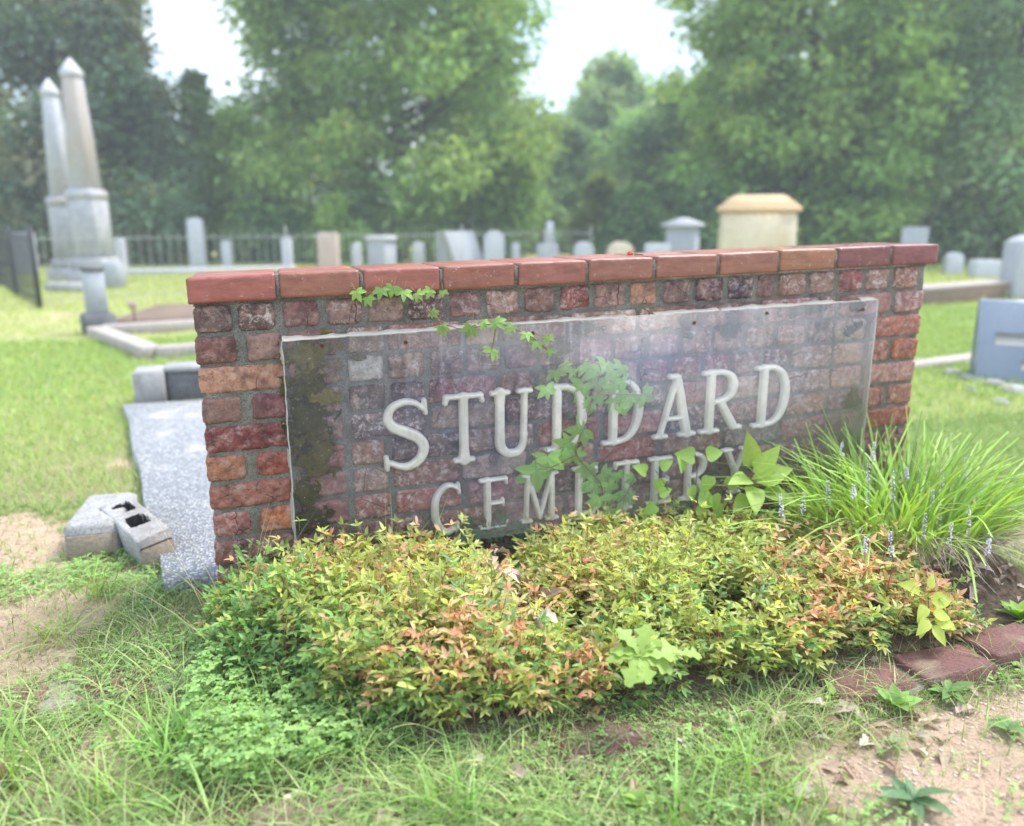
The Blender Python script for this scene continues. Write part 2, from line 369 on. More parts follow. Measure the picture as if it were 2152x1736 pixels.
m_curb = stonemat('pale_curb_concrete', (.36, .32, .29), (.48, .43, .40), 5, .9, .5, .006)
m_brown = stonemat('brown_stained_concrete', (.17, .12, .09), (.28, .2, .15), 5, .95, .6, .008)
m_iron, n, l, p, o = newmat('black_iron'); p.inputs['Base Color'].default_value = (.035, .04, .045, 1); p.inputs['Roughness'].default_value = .5; p.inputs['Metallic'].default_value = .3
m_greyiron, n, l, p, o = newmat('skylit_grey_iron'); p.inputs['Base Color'].default_value = (.34, .36, .36, 1); p.inputs['Roughness'].default_value = .6  # pale grey puts the skylight on the iron into its colour
m_black, n, l, p, o = newmat('black_hole_shade'); p.inputs['Base Color'].default_value = (.018, .018, .018, 1); p.inputs['Roughness'].default_value = 1  # black colour paints the shade inside the block's holes
m_edge = stonemat('purple_red_paving_brick', (.15, .065, .06), (.23, .11, .095), 14, .8, 1.0, .006, (.27, .21, .15))
m_edge2 = stonemat('dark_paving_brick', (.10, .09, .11), (.2, .14, .14), 12, .7, .5, .004)
m_mortlt = stonemat('pale_mortar', (.42, .39, .33), (.26, .23, .18), 14, .95, .8, .006)
m_leaf = leafmat('nandina_leaf', .5, .38, .5)
m_vine = leafmat('vine_leaf', .4, .5, .35)
m_grass = leafmat('grass_blade', .28, .5, .3)
m_dry = leafmat('dry_leaf', .15, .8, .1, (1, .9, .7))
m_tree = leafmat('tree_leaf', .48, .6, .2)
m_stem, n, l, p, o = newmat('plant_stem'); a = nd(n, 'ShaderNodeVertexColor', layer_name='Col'); l.new(a.outputs[0], p.inputs['Base Color']); p.inputs['Roughness'].default_value = .7
m_bark = woodmat('bark', (.10, .075, .055), (.2, .16, .12))
m_flower, n, l, p, o = newmat('lilac_flower'); a = nd(n, 'ShaderNodeVertexColor', layer_name='Col'); l.new(a.outputs[0], p.inputs['Base Color']); p.inputs['Roughness'].default_value = .6

# ------------------------------------------------------------------ ground
def sst(a, b, x): t = np.clip((np.asarray(x, float) - a) / (b - a), 0, 1); return t * t * (3 - 2 * t)
def bed(x, y):   # planting bed in front of the wall
    yf = np.interp(x, [-.1, .05, .3, .5, 2.2], [-.2, -.32, -.62, -.72, -.72])
    return sst(-.06, .06, x) * (1 - sst(2.15, 2.45, x)) * sst(yf - .06, yf + .04, y) * (1 - sst(-.02, .02, y))
def gz(x, y):
    x = np.asarray(x, float); y = np.asarray(y, float)
    z = (fbm(x * .9, y * .9, 3) - .5) * .05 + (fbm(x * 6, y * 6, 9) - .5) * .022
    z = z * sst(-40, -2, -np.hypot(x, y)) + .045 * bed(x, y)
    r = np.hypot((x - 2.02) / .42, (y + .3) / .36); z = z + .07 * (1 - sst(.5, 1.0, r))
    z = z * (1 - .9 * (sst(.05, .15, y) * (1 - sst(.3, .45, y)) * sst(-.2, 0, x) * (1 - sst(2.3, 2.5, x))))
    return z - .01
def grassy(x, y):
    g_ = fbm(x * 2.3, y * 2.3, 21, 5)
    nearbare = 1 - sst(.6, 1.6, y)
    thr = .20 + .16 * nearbare * sst(.2, -.5, x) + .10 * nearbare
    q = sst(thr - .03, thr + .07, g_)
    br = bareq(x, y)
    q = q * (1 - .93 * br)
    far = sst(8, 16, y); return q * (1 - far) + far
def bareq(x, y): return sst(1.06, 1.26, x + .5 * (y + 1.1) + (fbm(x * 5, y * 5, 5) - .5) * .3) * (1 - sst(-.98, -.86, y + (fbm(x * 4, y * 4, 8) - .5) * .12))
def axis(lo, fa, fb, hi, step, gr):
    a_ = list(np.arange(fa, fb + 1e-6, step)); s = step; v = fb
    while v < hi: s *= gr; v += s; a_.append(v)
    s = step; v = fa; b_ = []
    while v > lo: s *= gr; v -= s; b_.append(v)
    return np.array(b_[::-1] + a_)
X = axis(-400, -1.6, 3.6, 500, .022, 1.12); Y = axis(-60, -1.7, 1.2, 700, .022, 1.10)
gx, gy = np.meshgrid(X, Y); nx_, ny_ = len(X), len(Y)
gzv = gz(gx, gy); G = grassy(gx, gy); Bd = np.clip(bed(gx, gy) + .7 * (1 - sst(.8, 1.1, np.hypot((gx - 2.02) / .42, (gy + .3) / .36))), 0, 1)
i, j = np.meshgrid(np.arange(nx_ - 1), np.arange(ny_ - 1)); b = j * nx_ + i
Q = np.stack([b, b + 1, b + nx_ + 1, b + nx_], -1).reshape(-1, 4)
cd0 = np.hypot(gx - CAMT[0], gy - CAMT[1])
ground = mk('ground', np.stack([gx, gy, gzv], -1).reshape(-1, 3), Q, m_ground, None, np.stack([G.ravel() * .85, Bd.ravel(), (1 - sst(1.5, 6, cd0)).ravel()], 1), True, (0, 0, 0))
prop(ground, kind='structure')

# ------------------------------------------------------------------ brick sign wall
Z0, SH = .86, .0279
WL, WT, PZ = 2.285, .30, .079
def W(V): V = np.array(V, float); V[:, 2] += Z0 + SH * V[:, 0]; return V
wall = empty('sign_wall', (WL / 2, WT / 2, 0), 'old red brick sign wall with white lettering behind a clear sheet', 'sign wall')
def brick(mb, x0, x1, z0, z1, col, rs, yf=0.0, depth=.03, face='front', rough=1.0, nx=None):
    """one worn brick: noisy rounded face, ring pulled back. local frame a (along), z up, out = outward"""
    w, h = x1 - x0, z1 - z0; hi_ = nx is None; nx = nx or max(8, int(w / .0062)); nz = 11 if hi_ else 6
    u = np.linspace(-1, 1, nx); v = np.linspace(-1, 1, nz); uu, vv = np.meshgrid(u, v)
    sd_ = rs.randint(9999); jx = rs.uniform(-.002, .002); tilt = rs.uniform(-.012, .012)
    cr_ = min(w, h) * rs.uniform(.10, .24) * rough
    # superellipse corner rounding
    ax = uu * w / 2; az_ = vv * h / 2
    ex = np.clip(np.abs(ax) - (w / 2 - cr_), 0, None); ez = np.clip(np.abs(az_) - (h / 2 - cr_), 0, None)
    d = np.hypot(ex, ez); k = np.where(d > 1e-9, np.minimum(1, cr_ / np.maximum(np.maximum(ex, ez), 1e-9) * np.maximum(ex, ez) / np.maximum(d, 1e-9)), 1)
    ax = np.sign(ax) * (np.minimum(np.abs(ax), w / 2 - cr_) + ex * k); az_ = np.sign(az_) * (np.minimum(np.abs(az_), h / 2 - cr_) + ez * k)
    e = (fbm(uu * w * 45 + sd_, vv * h * 45, 3, 3) - .5); e2 = fbm(uu * w * 25, vv * h * 25 + sd_, 5, 3) - .5
    border = np.maximum(np.abs(uu) ** 6, np.abs(vv) ** 6)
    ax += e * .006 * border * rough; az_ += e2 * .006 * border * rough + tilt * ax
    edge = np.minimum(w / 2 - np.abs(uu) * w / 2, h / 2 - np.abs(vv) * h / 2)
    yb = .0045 * rough * (1 - np.sqrt(np.clip(edge / .006, 0, 1)))
    yb += -(fbm(uu * w * 60 + sd_ * 2, vv * h * 60, 7, 4) - .5) * .009 * rough
    chip = fbm(uu * w * 18 + sd_ * 3, vv * h * 18, 11, 2); yb += np.clip((chip - .66) * .04, 0, .003) * rough
    yy_ = yf + rs.uniform(-.003, .003) * rough + yb
    ny2, nx2 = nz + 2, nx + 2
    A = np.zeros((ny2, nx2)); Bz = np.zeros((ny2, nx2)); Yo = np.full((ny2, nx2), depth)
    A[1:-1, 1:-1] = ax; Bz[1:-1, 1:-1] = az_; Yo[1:-1, 1:-1] = yy_
    A[0, 1:-1] = ax[0]; A[-1, 1:-1] = ax[-1]; A[:, 0] = A[:, 1]; A[:, -1] = A[:, -2]; A[0, 0] = ax[0, 0]; A[0, -1] = ax[0, -1]; A[-1, 0] = ax[-1, 0]; A[-1, -1] = ax[-1, -1]
    Bz[1:-1, 0] = az_[:, 0]; Bz[1:-1, -1] = az_[:, -1]; Bz[0] = Bz[1]; Bz[-1] = Bz[-2]; Bz[0, 1:-1] = az_[0]; Bz[-1, 1:-1] = az_[-1]
    Bz[0, 0] = az_[0, 0]; Bz[0, -1] = az_[0, -1]; Bz[-1, 0] = az_[-1, 0]; Bz[-1, -1] = az_[-1, -1]
    A += (x0 + x1) / 2 + jx; Bz += (z0 + z1) / 2
    i_, j_ = np.meshgrid(np.arange(nx2 - 1), np.arange(ny2 - 1)); b_ = j_ * nx2 + i_
    Qq = np.stack([b_, b_ + 1, b_ + nx2 + 1, b_ + nx2], -1).reshape(-1, 4)
    if len(col) == 4 and rough > .4: col = (*[min(.7, q_ * 1.22) for q_ in col[:3]], col[3])
    a_, y_, z_ = A.ravel(), Yo.ravel(), Bz.ravel()
    if face == 'front': V = np.stack([a_, y_, z_], 1)
    elif face == 'back': V = np.stack([WL - a_, WT - y_, z_], 1)
    elif face == 'right': V = np.stack([WL - y_, a_, z_], 1)
    elif face == 'left': V = np.stack([y_, WT - a_, z_], 1)
    if face in ('right', 'left', 'back', 'front'): mb.add(V, Qq, col)
rs = RS(11)
DK = [(.15, .085, .08), (.19, .10, .09), (.24, .13, .12), (.11, .07, .08), (.28, .17, .14)]
PK = [(.34, .20, .17), (.30, .17, .15), (.38, .22, .17), (.26, .13, .12), (.43, .27, .20)]
RD = [(.33, .11, .075), (.28, .09, .075), (.36, .14, .09), (.25, .10, .085), (.31, .13, .10)]
bm_ = MB()
def cz(k): return -PZ * k + .0048, -PZ * (k - 1) - .0062
NC = 12
lp = {1: [(.15, .09, .08), (.13, .075, .07)], 2: [(.20, .085, .07), (.34, .20, .17), (.30, .15, .13)], 3: [(.50, .25, .16), (.34, .2, .16)],
      4: [(.25, .13, .105), (.27, .11, .11), (.3, .2, .17)], 5: [(.23, .055, .05), (.24, .15, .14)], 6: [(.38, .15, .08), (.33, .09, .06), (.3, .1, .09)],
      7: [(.34, .12, .08), (.28, .13, .12)], 8: [(.36, .13, .10), (.58, .20, .09), (.3, .13, .12)], 9: [(.22, .095, .075), (.24, .11, .1)],
      10: [(.30, .12, .08), (.34, .12, .08), (.25, .1, .1)], 11: [(.28, .1, .07), (.25, .1, .08)], 12: [(.3, .1, .08), (.3, .12, .1), (.2, .1, .1)]}
for k in range(1, NC + 1):
    zb, zt = cz(k)
    if k == 1:
        x = .003
        for q in range(21):
            w_ = .0905 if q not in (15,) else .055; w_ += rs.uniform(-.004, .004)
            if q == 16: w_ += .01
            col = [(.15, .09, .08), (.13, .075, .07), (.24, .12, .11), (.25, .15, .13), (.27, .18, .15), (.13, .07, .07), (.23, .12, .12), (.36, .22, .18), (.24, .13, .11), (.28, .08, .07), (.36, .21, .17), (.50, .27, .17), (.34, .23, .18), (.13, .07, .08), (.12, .09, .10), (.25, .13, .12), (.28, .16, .13), (.30, .19, .16), (.33, .12, .11), (.3, .18, .16), (.34, .18, .14)][q]
            w_ = min(w_, WL - .002 - x)
            brick(bm_, x, x + w_, zb, zt, (*col, rs.uniform(.3, 1.0)), rs, depth=.1 if q in (0, 20) else .03); x += w_ + .0188
        continue
    # left pier
    segs = [(.0, .212), (.228, .357)] if k % 2 else [(.0, .098), (.124, .212), (.228, .357)]
    for q, (a0, a1) in enumerate(segs):
        cc = lp[k][min(q, len(lp[k]) - 1)]
        brick(bm_, a0 + .002 * rs.rand(), a1, zb, zt, (*cc, rs.uniform(.1, .5)), rs, depth=.1 if q == 0 else .03)
    # right pier
    segs = [(1.945, 2.065), (2.078, WL)] if k % 2 else [(1.945, 2.065), (2.078, 2.162), (2.180, WL)]
    if k == 2: segs = [(1.95, 2.15), (2.172, WL)]
    for q, (a0, a1) in enumerate(segs):
        cc = {2: (.38, .20, .17), 3: (.42, .15, .11), 4: (.42, .18, .12), 5: (.45, .22, .17), 6: (.36, .14, .10), 7: (.36, .13, .075), 8: (.28, .12, .1), 9: (.32, .09, .07)}.get(k, (.3, .1, .08))
        if q and k == 4 and a1 > 2.2: cc = (.5, .18, .09)
        if q == 0 and k > 2: cc = PK[rs.randint(5)]
        cc = tuple(a_ * rs.uniform(.92, 1.08) for a_ in cc)
        brick(bm_, a0, a1 - .002 * rs.rand(), zb, zt, (*cc, rs.uniform(.2, .7)), rs, depth=.1 if a1 > 2.2 else .03)
    # middle
    x = .378; hdr = k in (3, 4)
    if k % 2 == 0 and not hdr: x0list = .378
    first = True
    while x < 1.93:
        w_ = (rs.uniform(.088, .1) if (hdr and rs.rand() < .85) or (first and k % 2 == 0) or rs.rand() < .14 else rs.uniform(.188, .206))
        x1_ = min(x + w_, 1.932)
        if 1.932 - x1_ < .05: x1_ = 1.932
        pal = PK + DK[2:3] if k <= 4 else PK + RD + DK[2:5]
        if k in (4, 5) and rs.rand() < .4: pal = DK
        cc = pal[rs.randint(len(pal))]
        cc = tuple(q_ * rs.uniform(.8, 1.2) for q_ in cc)
        if k == 3 and x < .45: cc = (.45, .42, .40)
        brick(bm_, x, x1_, zb, zt, (*cc, rs.uniform(.5, 1.0)), rs, rough=.8); x = x1_ + rs.uniform(.012, .02); first = False
# back and ends
for k in range(1, NC + 1):
    zb, zt = cz(k); x = .102 if k % 2 else .05
    while x < WL - .12:
        w_ = min(.2, WL - .102 - x); 
        if w_ < .04: break
        brick(bm_, x, x + w_, zb, zt, (*RD[rs.randint(5)], .5), rs, face='back', nx=7); x += w_ + .014
    for f_ in ('left', 'right'):
        for (a0, a1) in ([(.1, .2), (.213, .3)] if f_ == 'right' else [(0, .087), (.1, .2)]):
            brick(bm_, a0 + .004, a1 - .004, zb, zt, (*RD[rs.randint(5)], .4), rs, face=f_, nx=6, depth=.09)
bm_.build('brickwork', m_brick, wall, True, fn=W)
# mortar: rough sheet between the bricks plus core
mm = MB()
nxm, nzm = 420, 170; u = np.linspace(.008, WL - .008, nxm); v = np.linspace(-PZ * NC, 0, nzm); uu, vv = np.meshgrid(u, v)
yv = .0075 + (fbm(uu * 40, vv * 40, 31, 4) - .5) * .009
i_, j_ = np.meshgrid(np.arange(nxm - 1), np.arange(nzm - 1)); b_ = j_ * nxm + i_
mm.add(np.stack([uu, yv, vv], -1).reshape(-1, 3), np.stack([b_, b_ + 1, b_ + nxm + 1, b_ + nxm], -1).reshape(-1, 4))
mm.add(*box(WL / 2, WT / 2 + .004, -PZ * NC, WL - .024, WT - .028, PZ * NC - .001))
mm.build('mortar', m_mortar, wall, True, fn=W)
# coping
cp = MB(); mc = MB()
xs = [0 + .212 * k for k in range(11)] + [2.313]
CC = [(.31, .10, .068)] * 8 + [(.32, .12, .06), (.20, .06, .052), (.20, .062, .056)]
for row in range(3):
    y0 = -.014 + row * .106; y1 = y0 + .1
    for q in range(11):
        a0, a1 = xs[q] + (.006 if q else -.004), xs[q + 1] - .006
        if row == 1: a0 += rs.uniform(-.003, .003)
        dz = rs.uniform(-.001, .001) - (.0025 if row else 0)
        col = tuple(c_ * rs.uniform(.9, 1.1) for c_ in CC[q])
        hx, hy, hz = (a1 - a0) / 2, (y1 - y0) / 2, .0315
        if row == 0:
            brick(cp, a0, a1, .003 + dz, .066 + dz, (*col, 1), rs, yf=y0, depth=y1, rough=.34); continue
        V, Fq = box((a0 + a1) / 2, (y0 + y1) / 2, .003 + dz, hx * 2, hy * 2, hz * 2, .0035, rs.uniform(-.004, .004))
        cp.add(V, Fq, (*col, 1))
for q in range(1, 11): mc.add(*box(xs[q], .14, .002, .0135, .298, .056))
for row in range(2): mc.add(*box(WL / 2 + .01, -.014 + row * .106 + .103, .0025, 2.29, .007, .054))
mc.add(*box(WL / 2, .15, -.006, WL - .01, .29, .0085))
cp.build('coping', m_cope, wall, fn=W); mc.build('coping_mortar', m_mortar, wall, fn=W)

# letters -----------------------------------------------------------
def spl(P, r, k=6):
    P = np.array(P); Q_ = smoothpath(P, k); rr = np.interp(np.linspace(0, 1, len(Q_)), np.linspace(0, 1, len(r)), r)
    return [(Q_[i], Q_[i + 1], rr[i], rr[i + 1]) for i in range(len(Q_) - 1)]
def sg(a, b_, c_, d, r1, r2=None): return [(np.array([a, b_]), np.array([c_, d]), r1, r2 or r1)]
T_, S_ = .072, .043
GL = {
 'T': sg(.3, .05, .3, .95, T_) + sg(.06, .955, .54, .955, S_) + sg(.06, .955, .045, .88, S_) + sg(.54, .955, .56, .88, S_) + sg(.18, .043, .42, .043, S_) + sg(.3, .05, .3, .16, .095, T_),
 'S': spl([(.53, .84), (.42, .93), (.28, .95), (.13, .88), (.08, .74), (.14, .62), (.30, .53), (.46, .43), (.53, .29), (.47, .13), (.33, .045), (.2, .06), (.09, .12)], [.035, .04, .05, .065, .075, .08, .075, .06, .045, .035]) + sg(.55, .95, .56, .78, .038) + sg(.05, .04, .04, .2, .04),
 'U': sg(.15, .95, .15, .32, T_) + spl([(.15, .34), (.16, .18), (.25, .075), (.35, .06), (.45, .09), (.51, .2), (.52, .34)], [.07, .07, .062, .055, .05, .048]) + sg(.52, .34, .53, .95, .05) + sg(.03, .955, .27, .955, S_) + sg(.44, .955, .62, .955, S_) + sg(.15, .95, .15, .84, .09, T_),
 'D': sg(.14, .05, .14, .95, T_) + spl([(.14, .955), (.3, .95), (.43, .86), (.5, .68), (.51, .45), (.45, .22), (.33, .08), (.14, .045)], [.043, .045, .055, .068, .072, .06, .045, .043]) + sg(.02, .957, .14, .957, S_) + sg(.0, .043, .14, .043, S_),
 'A': sg(.12, .05, .37, .93, .047) + sg(.58, .05, .38, .93, .08, .072) + sg(.2, .31, .5, .31, .038) + sg(.03, .043, .22, .043, S_) + sg(.46, .043, .70, .043, S_) + sg(.26, .955, .38, .94, .05),
 'R': sg(.14, .05, .14, .95, T_) + spl([(.14, .955), (.32, .95), (.45, .88), (.5, .75), (.46, .6), (.33, .51), (.16, .50)], [.043, .045, .06, .07, .06, .043, .04]) + sg(.3, .5, .52, .1, .065, .075) + sg(.02, .957, .14, .957, S_) + sg(.0, .043, .27, .043, S_) + sg(.52, .07, .63, .065, .045),
 'C': spl([(.5, .88), (.38, .95), (.25, .92), (.12, .76), (.08, .52), (.11, .27), (.2, .1), (.32, .05), (.42, .1)], [.036, .042, .055, .07, .075, .07, .055, .042]) + sg(.52, .96, .53, .80, .038) + sg(.46, .08, .50, .2, .04),
 'E': sg(.15, .05, .15, .95, T_) + sg(.03, .957, .48, .957, S_) + sg(.48, .957, .49, .87, .038) + sg(.15, .5, .42, .5, .038) + sg(.43, .55, .43, .45, .036) + sg(.02, .043, .46, .043, S_) + sg(.46, .043, .50, .14, .038),
 'M': sg(.13, .05, .16, .94, .05) + sg(.17, .93, .42, .09, .065, .05) + sg(.42, .09, .66, .93, .045) + sg(.68, .05, .66, .94, .062) + sg(.04, .043, .23, .043, S_) + sg(.57, .043, .79, .043, S_) + sg(.06, .955, .17, .955, S_) + sg(.66, .955, .76, .955, S_),
 'Y': sg(.13, .94, .34, .5, .066) + sg(.56, .94, .36, .5, .045) + sg(.35, .5, .35, .05, .07) + sg(.23, .043, .47, .043, S_) + sg(.02, .955, .22, .955, S_) + sg(.47, .955, .66, .955, S_)}
def letter(ch, x0, z0, Wd, H, lab):
    segs = GL[ch]; st = .0021
    wmax = max(max(s[0][0] + s[2], s[1][0] + s[3]) for s in segs); kx = Wd / wmax
    xs_ = np.arange(-.01, Wd + .012, st); zs_ = np.arange(-.012, H + .014, st); xx_, zz_ = np.meshgrid(xs_, zs_)
    D = np.full(xx_.shape, 1.0); k = .045 * H
    for a_, b_, r1, r2 in segs:
        ax_, az_, bx, bz = a_[0] * kx, a_[1] * H, b_[0] * kx, b_[1] * H; dx, dz = bx - ax_, bz - az_
        t = np.clip(((xx_ - ax_) * dx + (zz_ - az_) * dz) / (dx * dx + dz * dz + 1e-12), 0, 1)
        d = np.hypot(xx_ - ax_ - t * dx, zz_ - az_ - t * dz) - (r1 + (r2 - r1) * t) * H * .92
        h_ = np.clip(.5 + .5 * (D - d) / k, 0, 1); D = D * (1 - h_) + d * h_ - k * h_ * (1 - h_) * .5
    gz_, gx_ = np.gradient(D, st); gn = np.hypot(gz_, gx_) + 1e-9
    inside = D < 0
    cell = inside[:-1, :-1] | inside[1:, :-1] | inside[:-1, 1:] | inside[1:, 1:]
    outv = D > 0
    px = np.where(outv, xx_ - np.clip(D, 0, .004) * gx_ / gn, xx_); pz = np.where(outv, zz_ - np.clip(D, 0, .004) * gz_ / gn, zz_)
    q_ = np.clip(-D / (.042 * H), 0, 1); hh = .013 * np.sqrt(np.clip(1 - (1 - q_) ** 2.2, 0, 1)) + .006 * (D < 0)
    nn = D.shape[1]; jj, ii = np.nonzero(cell); b0 = jj * nn + ii
    Qf = np.stack([b0, b0 + 1, b0 + nn + 1, b0 + nn], 1)
    used = np.unique(Qf); rm = np.full(D.size, -1); rm[used] = np.arange(len(used))
    V = np.stack([px.ravel() + x0, -.002 - hh.ravel(), pz.ravel() + z0], 1)[used]
    o_ = mk('letter', W(V), rm[Qf], m_letter, wall, None, True); o_['label'] = lab
for s_, x0, x1 in [('S', .46, .592), ('T', .63, .755), ('U', .77, .90), ('D', .945, 1.07), ('D', 1.125, 1.255), ('A', 1.29, 1.44), ('R', 1.455, 1.605), ('D', 1.645, 1.775)]:
    letter(s_, x0, -.493, x1 - x0, .205, 'large cream serif letter %s of the upper word' % s_)
for s_, x0, x1 in [('C', .59, .68), ('E', .735, .825), ('M', .86, .985), ('E', 1.025, 1.11), ('T', 1.16, 1.25), ('E', 1.28, 1.365), ('R', 1.40, 1.50), ('Y', 1.54, 1.645)]:
    letter(s_, x0, -.706, x1 - x0, .158, 'small cream serif letter %s of the lower word' % s_)
# moss on the bricks ------------------------------------------------
def moss(cx, cz_, rx, rz_, dark, seed, lab=None):
    rx, rz_ = rx * 1.12, rz_ * 1.12
    st = .003; a_ = np.arange(cx - rx * 1.3, cx + rx * 1.3, st); b2 = np.arange(cz_ - rz_ * 1.3, cz_ + rz_ * 1.3, st); xx_, zz_ = np.meshgrid(a_, b2)
    d = 1 - np.hypot((xx_ - cx) / rx, (zz_ - cz_) / rz_) + (fbm(xx_ * 34, zz_ * 34, seed, 5) - .5) * 1.7 + (fbm(xx_ * 150, zz_ * 150, seed + 2, 2) - .5) * .6
    h_ = np.clip(d, -.2, .35) * .016 + (fbm(xx_ * 110, zz_ * 110, seed + 5, 3) - .5) * .006 * (d > 0)
    ins = d > 0; cell = ins[:-1, :-1] & ins[1:, :-1] & ins[:-1, 1:] & ins[1:, 1:]; nn = xx_.shape[1]; jj, ii = np.nonzero(cell)
    if len(jj) == 0: return
    b0 = jj * nn + ii; Qf = np.stack([b0, b0 + 1, b0 + nn + 1, b0 + nn], 1); used = np.unique(Qf); rm = np.full(xx_.size, -1); rm[used] = np.arange(len(used))
    V = np.stack([xx_.ravel(), -.0055 - h_.ravel(), zz_.ravel()], 1)[used]
    mk('moss_patch', W(V), rm[Qf], m_moss, wall, np.array([dark, dark, dark, 1]), True)
for i_, a_ in enumerate([(.285, -.15, .075, .05, 1.3), (.265, -.215, .05, .05, .7), (.31, -.265, .05, .022, 1.6), (.275, -.33, .055, .07, .5), (.285, -.42, .05, .06, .9), (.25, -.52, .03, .04, .6), (.265, -.61, .045, .035, .5),
                         (1.07, -.13, .05, .018, .7), (.99, -.188, .036, .026, .7), (.40, -.165, .022, .01, .7), (1.40, -.135, .035, .026, .6), (1.395, -.175, .03, .012, .6), (1.535, -.165, .045, .026, .6), (1.55, -.135, .02, .03, .5),
                         (1.80, -.120, .075, .018, .6), (2.0, -.122, .035, .016, .6), (2.0, -.192, .032, .028, .6), (1.885, -.173, .028, .012, .6), (2.03, -.437, .03, .035, .5), (2.03, -.60, .04, .05, .6), (2.02, -.68, .04, .04, .5), (1.65, -.125, .035, .02, .6)]):
    moss(*a_, 40 + i_)
# acrylic sheet, sealant, screws ------------------------------------
PX0, PX1, PZ0, PZ1, PY = .212, 2.068, -.725, -.103, -.030
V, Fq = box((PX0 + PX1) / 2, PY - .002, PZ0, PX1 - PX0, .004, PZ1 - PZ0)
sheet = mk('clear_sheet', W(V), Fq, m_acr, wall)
ck = MB()
def bead(P0, P1, seed, rad=.004, drop=0):
    n_ = int(np.hypot(P1[0] - P0[0], P1[1] - P0[1]) / .004); t = np.linspace(0, 1, n_)
    a_ = P0[0] + (P1[0] - P0[0]) * t; b2 = P0[1] + (P1[1] - P0[1]) * t; s = np.arange(n_) * .004
    nn = (fbm(s * 30, s * 0 + seed, seed, 4) - .5); r_ = rad * (.5 + 1.3 * fbm(s * 45, s * 0, seed + 3, 3))
    hor = abs(P1[0] - P0[0]) > abs(P1[1] - P0[1])
    P = np.stack([a_ + (0 if hor else nn * .004), np.full(n_, PY + .001), b2 + (nn * .004 if hor else 0)], 1)
    ck.add(*tube(P, r_, 6))
    # crusty skirt from sheet edge back to the brick
    w_ = .004 + .012 * np.clip(fbm(s * 25, s * 0 + 9, seed + 8, 4) - .3, 0, 1)
    o0 = np.stack([a_, np.full(n_, PY), b2], 1); o1 = o0.copy(); o1[:, 1] = -.003
    if hor: o1[:, 2] += w_
    else: o1[:, 0] += w_ * (1 if P0[0] > 1 else -1)
    V_ = np.concatenate([o0, o1]); q_ = np.arange(n_ - 1); keep = fbm(s * 8, s * 0 + 3, seed + 11, 3)[:-1] > (.36 if hor else .5)
    q_ = q_[keep]
    ck.add(V_, np.stack([q_, q_ + 1, n_ + q_ + 1, n_ + q_], 1))
bead((PX0, PZ1 + .001), (PX1, PZ1 + .001), 3, .0022); bead((PX0 - .001, PZ0), (PX0 - .001, PZ1), 5, .0017); bead((PX1 + .001, PZ0), (PX1 + .001, PZ1), 8, .002)
ck.build('sealant_bead', m_caulk, sheet, True, fn=W)
for (a_, b2) in [(.31, -.119), (.53, -.128), (.89, -.128), (1.4, -.132), (1.65, -.119), (2.01, -.129), (.26, -.617), (2.04, -.627)]:
    an = np.linspace(0, 2 * np.pi, 13)[:-1]; ring = lambda r_, y_: np.stack([a_ + r_ * np.cos(an), np.full(12, y_), b2 + r_ * np.sin(an)], 1)
    V = np.concatenate([ring(.0058, PY - .0045), ring(.005, PY - .0075), ring(.002, PY - .0085), ring(.0016, PY - .0055)]); Qf = [(i * 12 + j, i * 12 + (j + 1) % 12, (i + 1) * 12 + (j + 1) % 12, (i + 1) * 12 + j) for i in range(3) for j in range(12)]
    mk('screw', W(V), [np.array(Qf), np.array([list(range(36, 48))])], m_metal, sheet)

# ------------------------------------------------------------------ plants on and in front of the wall
def rpath(a, b_, n_, amp, rs):
    t = np.linspace(0, 1, n_)[:, None]; P = a + (b_ - a) * t
    return P + (rs.rand(n_, 3) - .5) * amp * np.sin(np.pi * t)
GREEN, YG, YEL, ORG, SAL, REDC = map(np.array, [(.11, .24, .065), (.40, .50, .12), (.60, .57, .17), (.74, .52, .27), (.80, .48, .34), (.72, .28, .22)])
